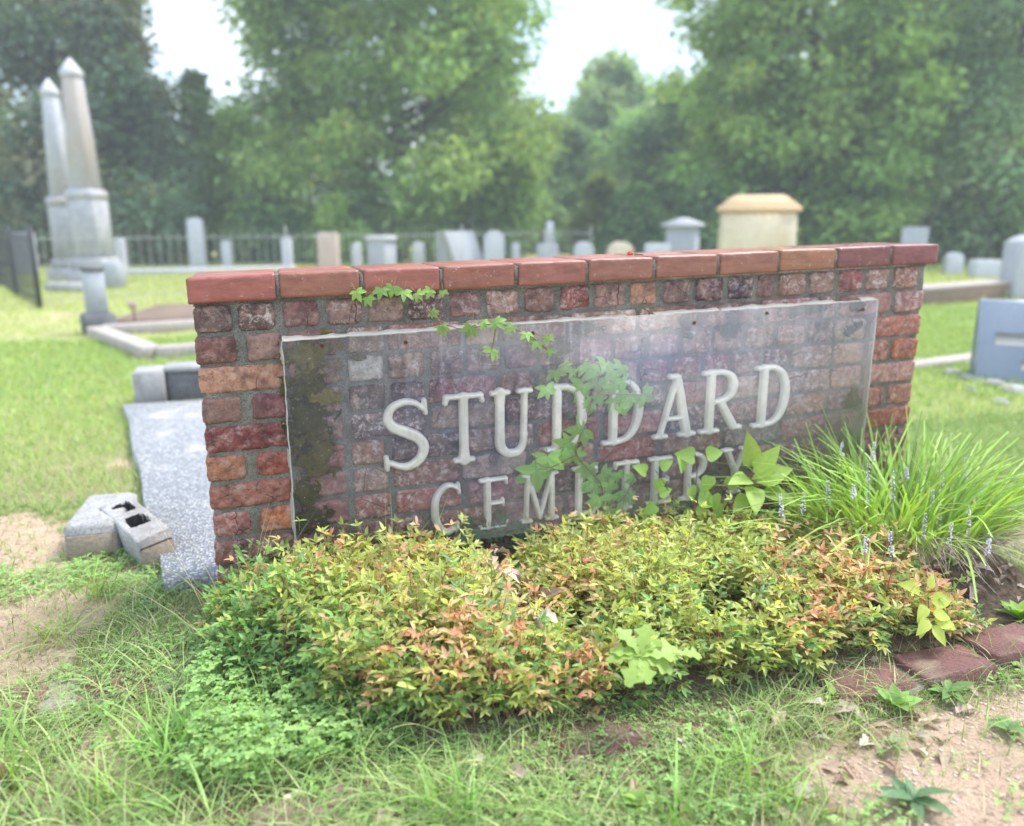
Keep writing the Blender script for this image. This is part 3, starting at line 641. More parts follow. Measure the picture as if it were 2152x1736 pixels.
# --- nandina shrubs
HX = [-.02, .06, .18, .3, .45, .62, .72, .80, .9, 1.1, 1.3, 1.5, 1.7, 1.84]
HZ = [.07, .13, .19, .21, .20, .20, .12, .09, .17, .20, .18, .17, .14, .08]
def canopy(x, y):
    yf = np.interp(x, [-.05, .05, .3, .5, 1.0, 1.9], [-.20, -.32, -.60, -.71, -.735, -.72]); s_ = np.clip((y - yf) / (-.03 - yf), 0, 1)
    e = np.sqrt(np.clip(1 - (1 - np.clip(s_ * 2.6, 0, 1)) ** 2, 0, 1))
    return np.interp(x, HX, HZ) * (.25 + .75 * e) * (.76 + .46 * fbm(x * 9, y * 9, 77, 3)) * (1 - .25 * s_), s_
def nandina(x0, x1, label, seed, n_shoots):
    rs = RS(seed); fo = MB(); stm = MB()
    o = empty('nandina_shrub', ((x0 + x1) / 2, -.38, gz((x0 + x1) / 2, -.38)), label, 'shrub', 'low nandina shrubs along the foot of the sign wall')
    x = rs.uniform(x0, x1, n_shoots); x = x + rs.normal(0, .02, n_shoots)
    yf = np.interp(x, [-.05, .05, .3, .5, 1.0, 1.9], [-.20, -.32, -.60, -.71, -.735, -.72]); y = yf + (-.05 - yf) * rs.rand(n_shoots) ** 1.1
    hh, s_ = canopy(x, y); ok = (hh > .03) & (fbm(x * 15, y * 15, 171, 2) > .34) & ~((np.abs(x - .74 - .12 * (s_ - .8)) < .035) & (s_ > .35) & (rs.rand(n_shoots) < .85)); x, y, hh, s_ = x[ok], y[ok], hh[ok], s_[ok]
    P, D, Nn, S, Cc = [], [], [], [], []
    for i in range(len(x)):
        h = hh[i] * rs.uniform(.62, 1.22) + (rs.uniform(.02, .07) if rs.rand() < .06 else 0); b0 = np.array([x[i], y[i], float(gz(x[i], y[i]))])
        lean = np.array([rs.normal(0, .12), -(.22 * (1 - s_[i]) ** 2) + rs.normal(0, .1), 0]) * h * 1.2
        top = b0 + lean + [0, 0, h]
        if rs.rand() < .35: stm.add(*tube(rpath(b0, top, 4, .01, rs), [.0016, .0014, .0012, .0009], 4), (.28, .12, .07))
        # local hue
        a_ = fbm(x[i] * 4.5, y[i] * 6, 101, 3); b2 = fbm(x[i] * 5 + 9, y[i] * 5, 131, 3)
        red = .10 + .55 * sst(1.15, 1.45, x[i]) * sst(.75, .3, s_[i]) + .30 * sst(.25, .5, x[i]) * sst(1.0, .75, x[i]) * sst(.9, .4, s_[i]) ; red = np.minimum(.6, red * sst(.28, .58, b2) * 1.6)
        grn = .75 * sst(.36, .08, x[i]) + .45 * sst(.6, .85, s_[i]) * sst(1.2, 1.5, x[i]) + .25 * sst(.5, .2, s_[i])
        for k in range(rs.randint(4, 7)):
            f_ = 1 - k * .15 - rs.rand() * .06
            if f_ < .2: break
            az = rs.uniform(0, 2 * np.pi); el = rs.uniform(.0, .8) if k else rs.uniform(.5, 1.3)
            d0 = np.array([math.cos(az) * math.cos(el), math.sin(az) * math.cos(el), math.sin(el)])
            org = b0 + lean * f_ + [0, 0, h * f_]; tip = org + d0 * rs.uniform(.015, .045)
            u_ = rs.rand()
            if u_ < grn * (1.1 if k else .8): c_ = GREEN * rs.uniform(.9, 1.7) + YG * rs.uniform(0, .35)
            elif rs.rand() < red * (1.25 if k < 2 else .7): c_ = [ORG, SAL, SAL, ORG, REDC][rs.randint(5)] * .9 + YG * rs.uniform(0, .3)
            else: c_ = YG * rs.uniform(.6, 1.0) + YEL * rs.uniform(0, .45)
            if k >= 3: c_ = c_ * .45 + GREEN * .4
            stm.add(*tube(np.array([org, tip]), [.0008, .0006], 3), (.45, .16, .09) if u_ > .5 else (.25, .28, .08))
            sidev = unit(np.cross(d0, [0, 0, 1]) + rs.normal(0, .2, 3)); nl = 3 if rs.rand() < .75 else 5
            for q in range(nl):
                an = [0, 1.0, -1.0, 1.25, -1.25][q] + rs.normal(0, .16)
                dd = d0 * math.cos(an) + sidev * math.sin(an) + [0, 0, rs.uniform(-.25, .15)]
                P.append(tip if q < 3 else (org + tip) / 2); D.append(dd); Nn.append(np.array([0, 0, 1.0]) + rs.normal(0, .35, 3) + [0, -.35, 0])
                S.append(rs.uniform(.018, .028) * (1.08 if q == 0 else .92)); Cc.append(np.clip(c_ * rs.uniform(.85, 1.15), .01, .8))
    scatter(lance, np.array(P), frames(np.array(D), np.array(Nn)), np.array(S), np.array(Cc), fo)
    fo.build('foliage', m_leaf, o); stm.build('stems', m_stem, o)
for a_ in [(.03, .24, 'green nandina shrub at the left end of the bed below the brick pier', 201, 560),
           (.24, .50, 'orange-tipped yellow green nandina shrub below the letter S', 202, 640),
           (.50, .76, 'yellow green nandina shrub with pink lower leaves beside the dry leaves', 203, 640),
           (.78, 1.05, 'bright yellow nandina shrub right of the dry brown leaves', 204, 640),
           (1.05, 1.32, 'orange and yellow nandina shrub behind the oak seedling', 205, 640),
           (1.32, 1.58, 'salmon red nandina shrub below the catbrier leaves', 206, 640),
           (1.58, 1.84, 'pinkish nandina shrub at the right end against the lilyturf', 207, 560)]: nandina(*a_)
# dark sprigs between sheet and wall
def sprig(cx, label, seed, n_, zr):
    rs = RS(seed); fo = MB(); stm = MB(); o = empty('nandina_sprig', (cx, -.02, 0.0), label, 'shrub')
    P, D, Nn, S, Cc = [], [], [], [], []
    for i in range(n_):
        b0 = np.array([cx + rs.normal(0, .02), -.018, .02]); top = np.array([cx + rs.normal(0, .05), -.018, rs.uniform(*zr)]); pth = rpath(b0, top, 5, .008, rs)
        stm.add(*tube(pth, .001, 4), (.12, .09, .05))
        for k in range(6):
            q = b0 + (top - b0) * rs.uniform(.6, 1.0)
            for j_ in range(3):
                an = rs.uniform(-1.5, 1.5); P.append(q); D.append([math.sin(an), -.08, math.cos(an)]); Nn.append([rs.normal(0, .2), -1, .3]); S.append(rs.uniform(.022, .034)); Cc.append(np.array((.05, .13, .05)) * rs.uniform(.8, 1.4))
    scatter(lance, np.array(P), frames(np.array(D), np.array(Nn)), np.array(S), np.array(Cc), fo); fo.build('foliage', m_leaf, o); stm.build('stems', m_stem, o)
sprig(.79, 'dark green nandina sprigs trapped behind the clear sheet below the small letter M', 31, 9, (.12, .23))
sprig(.70, 'few green leaves behind the clear sheet beside the first small letter E', 33, 3, (.14, .22))

# --- creeper strands: palmate leaves
def creeper(name, label, cat, stems, leaves, seed, yoff, parentlab=None, red=False):
    """stems: list of wall-local (x,z) paths; leaves: (x,z,size[,n])"""
    rs = RS(seed); stm = MB(); fo = MB()
    p0 = W(np.array([[stems[0][0][0], yoff, stems[0][0][1]]]))[0]
    o = empty(name, p0, label, cat)
    for s_ in stems:
        p_ = smoothpath(np.array([(a_[0], a_[2] if len(a_) > 2 else yoff, a_[1]) for a_ in s_]), 6); p_ = p_ + (rs.rand(*p_.shape) - .5) * .003
        stm.add(*tube(W(p_), np.linspace(.0022, .0011, len(p_)), 5), (.22, .11, .07))
    P, D, Nn, S, Cc = [], [], [], [], []
    for lf in leaves:
        x, z, sz = lf[:3]; y = (lf[3] if len(lf) > 3 else yoff) + rs.uniform(-.002, .002)
        tilt = rs.uniform(-.35, .35); base = -math.pi / 2 + tilt + (lf[4] if len(lf) > 4 else rs.uniform(-.8, .8))
        nn = unit(np.array([rs.normal(0, .22), -1, rs.uniform(.1, .7)]) if yoff < -.03 else np.array([rs.normal(0, .08), -1, rs.normal(0, .08)])); c0 = np.array((.20, .37, .08) if yoff < -.03 else (.30, .54, .12)) * rs.uniform(.75, 1.25) + YG * rs.uniform(0, .25)
        for q, an in enumerate([0, .95, -.95, 1.75, -1.75]):
            a_ = base + an + rs.normal(0, .1); d = np.array([math.cos(a_), 0, math.sin(a_)]); d = d - nn * d.dot(nn)
            P.append(W(np.array([[x, y, z]]))[0]); D.append(d + nn * rs.uniform(-.1, .1)); Nn.append(nn + rs.normal(0, .12 if yoff < -.03 else .05, 3)); S.append((.98 if yoff < -.03 else 1.2) * sz * [1, .92, .92, .7, .7][q] * rs.uniform(.9, 1.1)); Cc.append(c0 * rs.uniform(.9, 1.1))
        a_ = base + math.pi; pt = W(np.array([[x, y, z], [x + math.cos(a_) * sz * .9, y + .004, z + math.sin(a_) * sz * .9]])); stm.add(*tube(pt, [.0007, .0009], 4), (.30, .20, .10))
    scatter(ovatet, np.array(P), frames(np.array(D), np.array(Nn)), np.array(S), np.clip(np.array(Cc), 0, .8), fo)
    fo.build('foliage', m_vine, o); stm.build('stem', m_stem, o)
creeper('creeper_vine', 'trailing five-leaved creeper hanging over the coping edge above the letter T', 'vine',
        [[(.93, -.18, -.05), (.88, -.135, -.05), (.78, -.092, -.052), (.70, -.10, -.05), (.645, -.09, -.035), (.60, -.055, -.03), (.565, -.01, -.03), (.52, .0, -.032), (.40, .012, -.034)], [(.78, -.092, -.052), (.77, -.14, -.05), (.765, -.165, -.05)]],
        [(.405, .014, .030, -.036), (.435, -.004, .026, -.034), (.47, .016, .030, -.036), (.50, .02, .032, -.036), (.53, .008, .032, -.036), (.565, .0, .026, -.034), (.60, .006, .026, -.036), (.635, .002, .020, -.034),
         (.605, -.05, .022, -.03), (.625, -.09, .030, -.05), (.705, -.095, .038, -.052), (.74, -.085, .026, -.054), (.775, -.085, .034, -.054), (.82, -.10, .03, -.054), (.765, -.165, .036, -.052), (.865, -.125, .028, -.054), (.895, -.15, .030, -.052), (.93, -.14, .026, -.052), (.935, -.175, .024, -.052)], 51, -.05)
creeper('creeper_vine', 'leafy creeper growing up behind the clear sheet over the double D', 'vine',
        [[(1.14, -.83, -.02), (1.13, -.70, -.022), (1.11, -.60, -.024), (1.03, -.50, -.03), (1.06, -.40, -.03), (1.08, -.32, -.03), (1.10, -.24, -.03), (1.02, -.22, -.03), (.97, -.235, -.03)], [(1.08, -.32, -.03), (1.16, -.33, -.03), (1.24, -.34, -.03)], [(1.03, -.50, -.03), (.95, -.53, -.032), (.90, -.51, -.032)], [(1.13, -.70, -.022), (1.19, -.66, -.03), (1.22, -.60, -.03)]],
        [(.965, -.245, .034), (.99, -.225, .026), (1.015, -.245, .026), (.935, -.29, .038), (1.05, -.235, .034), (1.085, -.25, .044), (1.12, -.235, .042), (1.145, -.26, .040), (1.17, -.245, .034), (1.10, -.285, .042), (1.05, -.295, .052), (1.14, -.30, .040), (1.175, -.29, .036), (1.075, -.35, .034), (1.155, -.345, .040), (1.20, -.335, .046), (1.245, -.34, .048), (1.17, -.37, .038), (1.10, -.33, .034),
         (1.055, -.43, .056), (1.01, -.465, .046), (1.03, -.50, .036), (.94, -.50, .058), (.905, -.535, .068), (.985, -.505, .044), (1.075, -.545, .050), (1.115, -.575, .046), (1.09, -.60, .048), (1.14, -.61, .042), (1.17, -.58, .034), (1.11, -.65, .048), (1.155, -.65, .040), (1.19, -.64, .036), (1.13, -.70, .044), (1.17, -.695, .036), (1.21, -.66, .034), (1.10, -.74, .042), (1.15, -.745, .038), (1.22, -.60, .030)], 52, -.0225)
# catbrier with heart-shaped leaves, in front of the sheet
def leafy(name, label, cat, tmpl, base, stems, leaves, seed, colr, mat=m_vine, stemc=(.16, .12, .05), group=None, sr=.0018):
    """world coordinates; leaves: (x,y,z,size,dir(3),normal(3))"""
    rs = RS(seed); o = empty(name, base, label, cat, group); stm = MB(); fo = MB()
    for s_ in stems: p_ = smoothpath(s_, 6); stm.add(*tube(p_, np.linspace(sr, sr * .5, len(p_)), 5), stemc)
    A = [np.array(l_[:3]) for l_ in leaves]; D = [np.array(l_[4]) for l_ in leaves]; Nn = [np.array(l_[5]) + rs.normal(0, .1, 3) for l_ in leaves]
    cc = [np.array(colr) * rs.uniform(.82, 1.15) for _ in leaves]
    scatter(tmpl, np.array(A, float), frames(np.array(D, float), np.array(Nn, float)), [l_[3] for l_ in leaves], np.clip(cc, 0, .8), fo)
    for l_ in leaves:
        a_ = np.array(l_[:3], float); d_ = unit(np.array(l_[4], float)); stm.add(*tube(np.array([a_ - d_ * l_[3] * .22, a_ + d_ * l_[3] * .1]), [.0008, .0006], 4), stemc)
    fo.build('foliage', mat, o); stm.build('stem', m_stem, o); return o
rs = RS(61); lv = []
for (x, z, s_, an) in [(1.22, .34, .05, 2.6), (1.25, .36, .045, .4), (1.27, .31, .045, -1.6), (1.32, .345, .05, 1.9), (1.335, .30, .055, -1.2), (1.36, .385, .065, 2.9), (1.40, .385, .06, .1), (1.395, .33, .062, -1.9), (1.36, .27, .075, -.4), (1.41, .27, .060, -1.3), (1.24, .245, .05, -2.6), (1.26, .27, .045, .3), (1.43, .23, .05, -1.0), (1.46, .29, .055, .6), (1.40, .20, .045, -.6), (1.34, .22, .045, -1.2), (1.20, .22, .04, -2.2)]:
    lv.append((x, -.13 + rs.uniform(-.05, .03), z, s_, (math.cos(an), -.1, math.sin(an)), (rs.normal(0, .2), -1, .55)))
leafy('catbrier_vine', 'catbrier with glossy heart-shaped leaves in front of the last small letters', 'vine', heart, (1.33, -.12, .04),
      [[(1.33, -.12, .03), (1.32, -.12, .15), (1.30, -.12, .26), (1.24, -.13, .35)], [(1.33, -.12, .1), (1.37, -.13, .24), (1.38, -.13, .33), (1.37, -.13, .39)], [(1.35, -.12, .2), (1.43, -.13, .26), (1.47, -.14, .30)], [(1.32, -.12, .15), (1.27, -.13, .2), (1.23, -.13, .26)]], lv, 62, (.25, .42, .07), stemc=(.07, .05, .035))
# sapling with large pointed leaves
lv = [(1.555, -.15, .335, .115, (-.25, -.2, 1), (0, -1, .3)), (1.56, -.16, .32, .11, (.55, -.3, .75), (-.2, -1, .5)), (1.57, -.16, .29, .12, (1.0, -.3, .45), (-.1, -.7, .9)), (1.545, -.16, .30, .10, (-.9, -.4, .2), (0, -.5, 1)),
      (1.55, -.17, .28, .11, (-.35, -.8, -.35), (0, -.6, 1)), (1.58, -.17, .26, .13, (.8, -.7, -.15), (0, -.5, 1)), (1.56, -.15, .30, .09, (.2, -.5, .3), (0, -.8, .8)), (1.54, -.17, .25, .09, (-.9, -.5, -.2), (0, -.4, 1))]
leafy('broadleaf_sapling', 'young sapling with broad pointed pale leaves below the small letter Y', 'sapling', ovate, (1.56, -.14, .04), [[(1.56, -.14, .03), (1.565, -.145, .15), (1.555, -.15, .30)]], lv, 63, (.33, .48, .08))
# yellow green seedling at the right end of the bed
B_ = at(1955, 1352, .05); lv = []
for (u, v, z, s_, an, up) in [(1935, 1240, .17, .062, 2.7, .3), (1950, 1235, .18, .045, .9, .3), (1955, 1262, .16, .07, -.1, 0), (1945, 1272, .155, .05, -2.5, 0), (1960, 1290, .14, .055, -.3, 0), (1950, 1300, .13, .055, -2.6, -.1), (1965, 1308, .12, .06, -.15, -.1), (1958, 1315, .115, .058, -1.2, -.3), (1962, 1300, .12, .07, -.5, 0), (1940, 1300, .12, .05, -2.2, -.2)]:
    p_ = at(u, v, z); lv.append((*p_, s_, (math.cos(an) * .95 + .1, math.sin(an) * .5 - .1, math.sin(an) * .75), (0, -.8, .8)))
leafy('leafy_seedling', 'yellow green seedling with paired oval leaves standing on the purple edging brick', 'seedling', ovate, B_, [[B_, (B_ + at(1950, 1240, .17)) / 2, at(1950, 1240, .17)]], lv, 64, (.50, .60, .09))
B_ = at(1360, 1470, .02); T2 = at(1345, 1375, .20); lv = []
for an, el, s_ in [(2.7, .15, .075), (2.0, .55, .085), (1.0, .6, .085), (.45, .2, .08), (0.0, -.05, .115), (-.75, -.35, .09), (-1.6, -.5, .075), (-2.2, -.45, .09), (3.1, .0, .09), (.9, .1, .06), (-.3, .0, .10)]:
    lv.append((*T2, s_, (math.cos(an) * math.cos(el), math.sin(an) * .75 * math.cos(el), math.sin(el) + .1), (math.cos(an) * -.3, -.25, 1)))
lv.append((T2[0] + .075, T2[1] - .02, T2[2] - .0, .07, (1, -.1, -.1), (0, -.3, 1)))
leafy('oak_seedling', 'oak seedling with pale lobed leaves at the front of the nandina bed', 'seedling', oakp, B_, [[B_, (B_ + T2) / 2 + [.005, 0, 0], T2]], [(*q_[:3], q_[3] * .8, *q_[4:]) for q_ in lv], 65, (.30, .45, .08))

# --- lilyturf clump at the right end
rs = RS(71); LC = np.array([2.0, -.30]); o = empty('lilyturf_clump', (LC[0], LC[1], float(gz(*LC))), 'arching clump of bright green lilyturf with lilac flower spikes at the wall end', 'lilyturf')
n_ = 600; rr = np.sqrt(rs.rand(n_)); th = rs.uniform(0, 2 * np.pi, n_); bx = LC[0] + .29 * rr * np.cos(th); by = LC[1] + .20 * rr * np.sin(th)
az = th + rs.normal(0, .7, n_); P = np.stack([bx, by, gz(bx, by)], 1); Ln = rs.uniform(.26, .48, n_) * (1 - .1 * rr); lean = .12 + .4 * rr * rs.rand(n_) + rs.uniform(0, .15, n_); dr = rs.uniform(.05, .9, n_) * (.5 + .5 * rr)
mb = MB(); cc = np.array((.22, .40, .05)) * rs.uniform(.45, 1.3, (n_, 1)) + YG * rs.uniform(0, .4, (n_, 1)); blades(P, az, Ln, lean, dr, rs.uniform(.007, .011, n_), cc, mb, 7, .55, rs=rs)
mb.build('leaf_blades', m_grass, o)
n_ = 420; th = rs.uniform(-2.9, .5, n_); bx = LC[0] + .05 + .27 * np.cos(th); by = LC[1] + .21 * np.sin(th); P = np.stack([bx, by, gz(bx, by) + rs.uniform(.03, .09, n_)], 1)
mb = MB(); cc = np.array((.50, .42, .33)) * rs.uniform(.35, 1.3, (n_, 1)); blades(P, th + rs.normal(0, .3, n_), rs.uniform(.07, .16, n_), rs.uniform(.2, .5, n_), rs.uniform(.8, 1.4, n_), rs.uniform(.003, .005, n_), cc, mb, 5, rs=rs); mb.build('dead_blades', m_dry, o)
for (u, v0, v1, dpt) in [(a0, b0, c0, d0 - .14) for a0, b0, c0, d0 in [(1825, 975, 1060, 2.45), (1876, 990, 1050, 2.35), (1793, 1018, 1050, 2.3), (1690, 1035, 1080, 2.35), (1945, 1080, 1140, 2.3), (1975, 1050, 1120, 2.4), (1960, 1030, 1090, 2.5), (2035, 1060, 1130, 2.3), (2030, 960, 1010, 2.6), (1980, 985, 1040, 2.55), (1905, 980, 1010, 2.6), (1838, 930, 970, 2.6), (1640, 1040, 1090, 2.3), (1820, 1130, 1170, 2.1), (1870, 1115, 1170, 2.1), (2080, 1120, 1170, 2.2), (1770, 930, 960, 2.6), (2000, 1100, 1150, 2.25), (1740, 1010, 1060, 2.4)]]:
    def rp(u_, v_): return CAMT + CAMR.T @ (np.array([(u_ - 1076) / F, 1, -(v_ - 868) / F]) * dpt)
    a_, b2 = rp(u - rs.uniform(-4, 8), v1), rp(u, v0); stk = MB(); base_ = a_ + (a_ - b2) * .9 + [rs.normal(0, .01), .01, 0]
    stk.add(*tube(smoothpath([base_, a_, b2], 4), .0011, 4), (.30, .22, .28))
    for q in range(46):
        t = rs.rand() ** .9; ang = rs.uniform(0, 2 * np.pi); r_ = .0065 * (1.05 - .6 * t); c0 = a_ + (b2 - a_) * t + [math.cos(ang) * r_, math.sin(ang) * r_, 0]; s_ = rs.uniform(.0014, .0027) * (1.15 - .4 * t)
        V, Fq = box(c0[0], c0[1], c0[2], s_ * 1.6, s_ * 1.6, s_ * 1.6, s_ * .4, ang); stk.add(V, Fq, np.array((.70, .66, .82)) * rs.uniform(.75, 1.15))
    stk.build('flower_spike', m_flower, o)

# ------------------------------------------------------------------ brick edging and paving
def paver(mb, P0, P1, wd, zt, h, col, seed, rot=0):
    d = np.array(P1[:2]) - np.array(P0[:2]); L_ = np.hypot(*d); a_ = math.atan2(d[1], d[0]); c_ = (np.array(P0[:2]) + np.array(P1[:2])) / 2
    V, Fq = box(0, 0, 0, L_, wd, h, .005); 
    # subdivided roughness through simple jitter
    V[:, :2] += (RS(seed).rand(len(V), 2) - .5) * .006; V[:, 2] += (RS(seed + 1).rand(len(V)) - .5) * .003
    V = np.stack([V[:, 0] * math.cos(a_) - V[:, 1] * math.sin(a_) + c_[0], V[:, 0] * math.sin(a_) + V[:, 1] * math.cos(a_) + c_[1], V[:, 2] + zt - h], 1); mb.add(V, Fq, col)
ed = empty('brick_edging', (1.1, -.77, 0), 'row of mortared purple red edging bricks along the front of the plant bed', 'edging')
rs = RS(81); eb = MB(); em = MB(); x = .02; ejp = []
zt_at = lambda x: float(np.interp(x, [0, .5, .58, .88, .95, 1.2, 1.3, 1.5, 2.2], [-.006, .0, .017, .02, .006, .008, .028, .042, .058]))
while x < 2.35:
    w_ = .205; c_ = (1, 1, 1); y_ = -.80 + .008 * math.sin(x * 3) + .05 * max(0, x - 1.6)
    tgt = zt_at(x); paver(eb, (x, y_ + rs.normal(0, .004)), (x + w_, y_ + .05 * (w_ if x > 1.6 else 0) + rs.normal(0, .004)), .11, tgt + rs.normal(0, .003), .085, c_, rs.randint(9999)); 
    ejp.append((x, y_, tgt - .022)); x += w_ + .016
def runner(mb, pts, wd, h):
    pts = pts + [(pts[-1][0] + .2, pts[-1][1], pts[-1][2])]; V = []
    for (x_, y_, z_) in pts: V += [(x_, y_ - wd / 2, z_ - h), (x_, y_ - wd / 2, z_), (x_, y_ + wd / 2, z_), (x_, y_ + wd / 2, z_ - h)]
    n_ = len(pts); Q = [(i * 4 + j, (i + 1) * 4 + j, (i + 1) * 4 + (j + 1) % 4, i * 4 + (j + 1) % 4) for i in range(n_ - 1) for j in range(4)] + [(0, 1, 2, 3), (4 * n_ - 4, 4 * n_ - 3, 4 * n_ - 2, 4 * n_ - 1)]
    mb.add(V, np.array(Q))
runner(em, ejp, .102, .06)
eb.build('edging_bricks', m_edge, ed); em.build('mortar', m_mortlt, ed)
pv = empty('brick_paving', (-.5, -.25, 0), 'sunken row of worn pink bricks and pale mortar left of the bed', 'paving')
eb = MB(); em = MB(); x = -1.5; epp = []
while x < .0:
    y_ = -.24 + .03 * math.sin(x * 2); paver(eb, (x, y_), (x + .17, y_), .12, .003 + rs.normal(0, .003), .06, (1, 1, 1), rs.randint(9999)); epp.append((x, y_, -.001)); x += .24
runner(em, epp, .13, .05); eb.build('paving_bricks', m_edge, pv); em.build('mortar', m_mortlt, pv)
b1 = at(1000, 1625, 0)
for (u, v, w_, l_, m_, rz, lab) in [(1255, 1548, .1, .15, m_edge2, -.05, 'dark blue black loose brick lying against the edging'), (640, 1700, .09, .2, m_brown, .15, 'half buried brown stone at the bottom edge below the clover')]:
    p_ = at(u, v, .01); V, Fq = box(p_[0], p_[1], -.05, l_, w_, .066, .012, rz); oo = mk('loose_brick', V, Fq, m_); prop(oo, lab, 'brick')

# ------------------------------------------------------------------ dead leaves
def deadleaves(name, label, cx, cy, rx, ry, n_, seed, z=0.0, size=(.03, .07)):
    rs = RS(seed); mb = MB(); th = rs.uniform(0, 2 * np.pi, n_); r_ = np.sqrt(rs.rand(n_)); x = cx + rx * r_ * np.cos(th); y = cy + ry * r_ * np.sin(th)
    P = np.stack([x, y, gz(x, y) + .004 + z * rs.rand(n_)], 1); a_ = rs.uniform(0, 2 * np.pi, n_); D = np.stack([np.cos(a_), np.sin(a_), rs.normal(0, .35, n_)], 1); Nn = np.stack([rs.normal(0, .5, n_), rs.normal(0, .5, n_) - .2, np.ones(n_)], 1)
    base = np.array([(.50, .38, .30), (.36, .24, .17), (.24, .15, .10), (.60, .50, .43)])[rs.randint(4, size=n_)] * rs.uniform(.8, 1.15, (n_, 1))
    t_ = leaf_t(lambda a: .22 * math.sin(math.pi * a ** .8) * (1 + .3 * math.sin(a * 19)) + .01, 8, .9, .5)
    scatter(t_, P, frames(D, Nn), rs.uniform(*size, n_), base, mb); oo = mb.build(name, m_dry, None); prop(oo, label, 'dead leaves', kind='stuff'); return oo
deadleaves('leaf_litter', 'curled grey brown dead leaves caught in the gap between the yellow nandinas', .74, -.35, .045, .30, 46, 91, .13, (.05, .085))
deadleaves('leaf_litter', 'brown oak leaf litter along the foot of the brick edging', 1.0, -.84, 1.0, .05, 130, 92, .01)
deadleaves('leaf_litter', 'dead leaves scattered under the grass in front of the bed', .7, -.98, .9, .16, 150, 93, .006)
deadleaves('leaf_litter', 'small brown leaf litter around the lilyturf roots', 1.98, -.55, .25, .10, 90, 94, .02, (.02, .05))

# ------------------------------------------------------------------ grass and ground cover (stuff)
def cdist(x, y): return np.hypot(x - CAMT[0], y - CAMT[1])
def infr(x, y, mg=.32):
    q = (np.stack([x, y, np.zeros_like(x)], 1) - CAMT) @ CAMR.T; u = q[:, 0] / q[:, 1]; v = -q[:, 2] / q[:, 1]
    return (q[:, 1] > .2) & (np.abs(u) < 1076 / F + mg) & (v < 868 / F + mg)
def grassfield(n_, xr, yr, seed, label, name, Lr, wr, cols, dens, mat=m_grass, nseg=3, lean=(.1, .6), droop=(.1, .7)):
    rs = RS(seed); x = rs.uniform(*xr, n_); y = rs.uniform(*yr, n_); tx = np.floor(x * 28) / 28 + hash2(np.floor(x * 28), np.floor(y * 28), 5) * .035; ty = np.floor(y * 28) / 28 + hash2(np.floor(x * 28), np.floor(y * 28), 6) * .035
    near = cdist(x, y) < 4; x = np.where(near, x * .55 + tx * .45, x); y = np.where(near, y * .55 + ty * .45, y)
    keep = (rs.rand(n_) < dens(x, y)) & infr(x, y); x, y = x[keep], y[keep]; k = len(x)
    d = cdist(x, y); sc = np.clip(d / 3.2, 1, 5); mb = MB(); az = rs.uniform(0, 2 * np.pi, k)
    c_ = np.array(cols)[rs.randint(len(cols), size=k)] * rs.uniform(.7, 1.25, (k, 1))
    blades(np.stack([x, y, gz(x, y)], 1), az, rs.uniform(*Lr, k) * (1 + .15 * (sc - 1)), rs.uniform(*lean, k), rs.uniform(*droop, k), rs.uniform(*wr, k) * sc, np.clip(c_, 0, .8), mb, nseg, rs=rs)
    oo = mb.build(name, mat, None, loc=(0, 0, 0)); prop(oo, label, 'grass', kind='stuff'); return k
GC = [(.21, .36, .08), (.28, .43, .11), (.35, .48, .14), (.16, .30, .08), (.44, .48, .22)]
off = lambda x, y: (1 - (bed(x, y) > .3)) * (1 - ((y > -.01) & (y < .31) & (x > -.02) & (x < 2.3)))
def inslab(x, y): return (x > -.17 - .19 * (y - .2) + .05 * (.4 + fbm(y * 6, y * 0, 3))) & (x < .9) & (y > .2) & (y < 2.83)
near_d = lambda x, y: off(x, y) * (.12 * (1 - bareq(x, y)) + .88 * grassy(x, y)) * (1 - inslab(x, y)) * np.where(np.abs(y + .8) < .06, np.where(((x > 1.25) & (x < 2.4)) | ((x > .55) & (x < .9)), .08, .7), 1)
k1 = grassfield(460000, (-1.8, 5.5), (-1.45, 1.2), 301, 'short green grass around the sign wall', 'grass', (.018, .055), (.0014, .0028), GC, near_d)
k2 = grassfield(190000, (-4.5, 9), (1.2, 6), 302, 'mown grass behind the sign wall', 'grass', (.035, .09), (.002, .0035), GC[:3] + [(.34, .44, .08)], near_d)
k3 = grassfield(130000, (-9, 20), (6, 20), 303, 'bright green lawn between the graves', 'grass', (.03, .07), (.002, .004), [(.30, .42, .09), (.38, .46, .12), (.44, .48, .13)], lambda x, y: near_d(x, y))
k4 = grassfield(26000, (-1.2, 2.6), (-1.45, .6), 304, 'longer thin grass blades in front of the bed', 'grass', (.06, .14), (.0022, .0045), GC, lambda x, y: off(x, y) * (1 - .93 * bareq(x, y)) * (.15 + .85 * grassy(x, y)) * np.clip(.25 + sst(-.4, -.8, y) + .5 * sst(.1, -.3, x), 0, 1) * sst(.4, .65, fbm(x * 5, y * 5, 55, 3)), nseg=5, droop=(.3, 1.0))
k5 = grassfield(14000, (-1.2, 2.6), (-1.45, .3), 305, 'dry straw coloured grass stems on the ground', 'dry_grass', (.04, .12), (.0008, .0016), [(.55, .44, .26), (.62, .52, .34), (.42, .32, .18)], lambda x, y: off(x, y) * (1 - .8 * bareq(x, y)) * sst(.35, .6, fbm(x * 4, y * 4, 66, 3)), m_dry, 4, (.5, 1.4), (.2, .9))
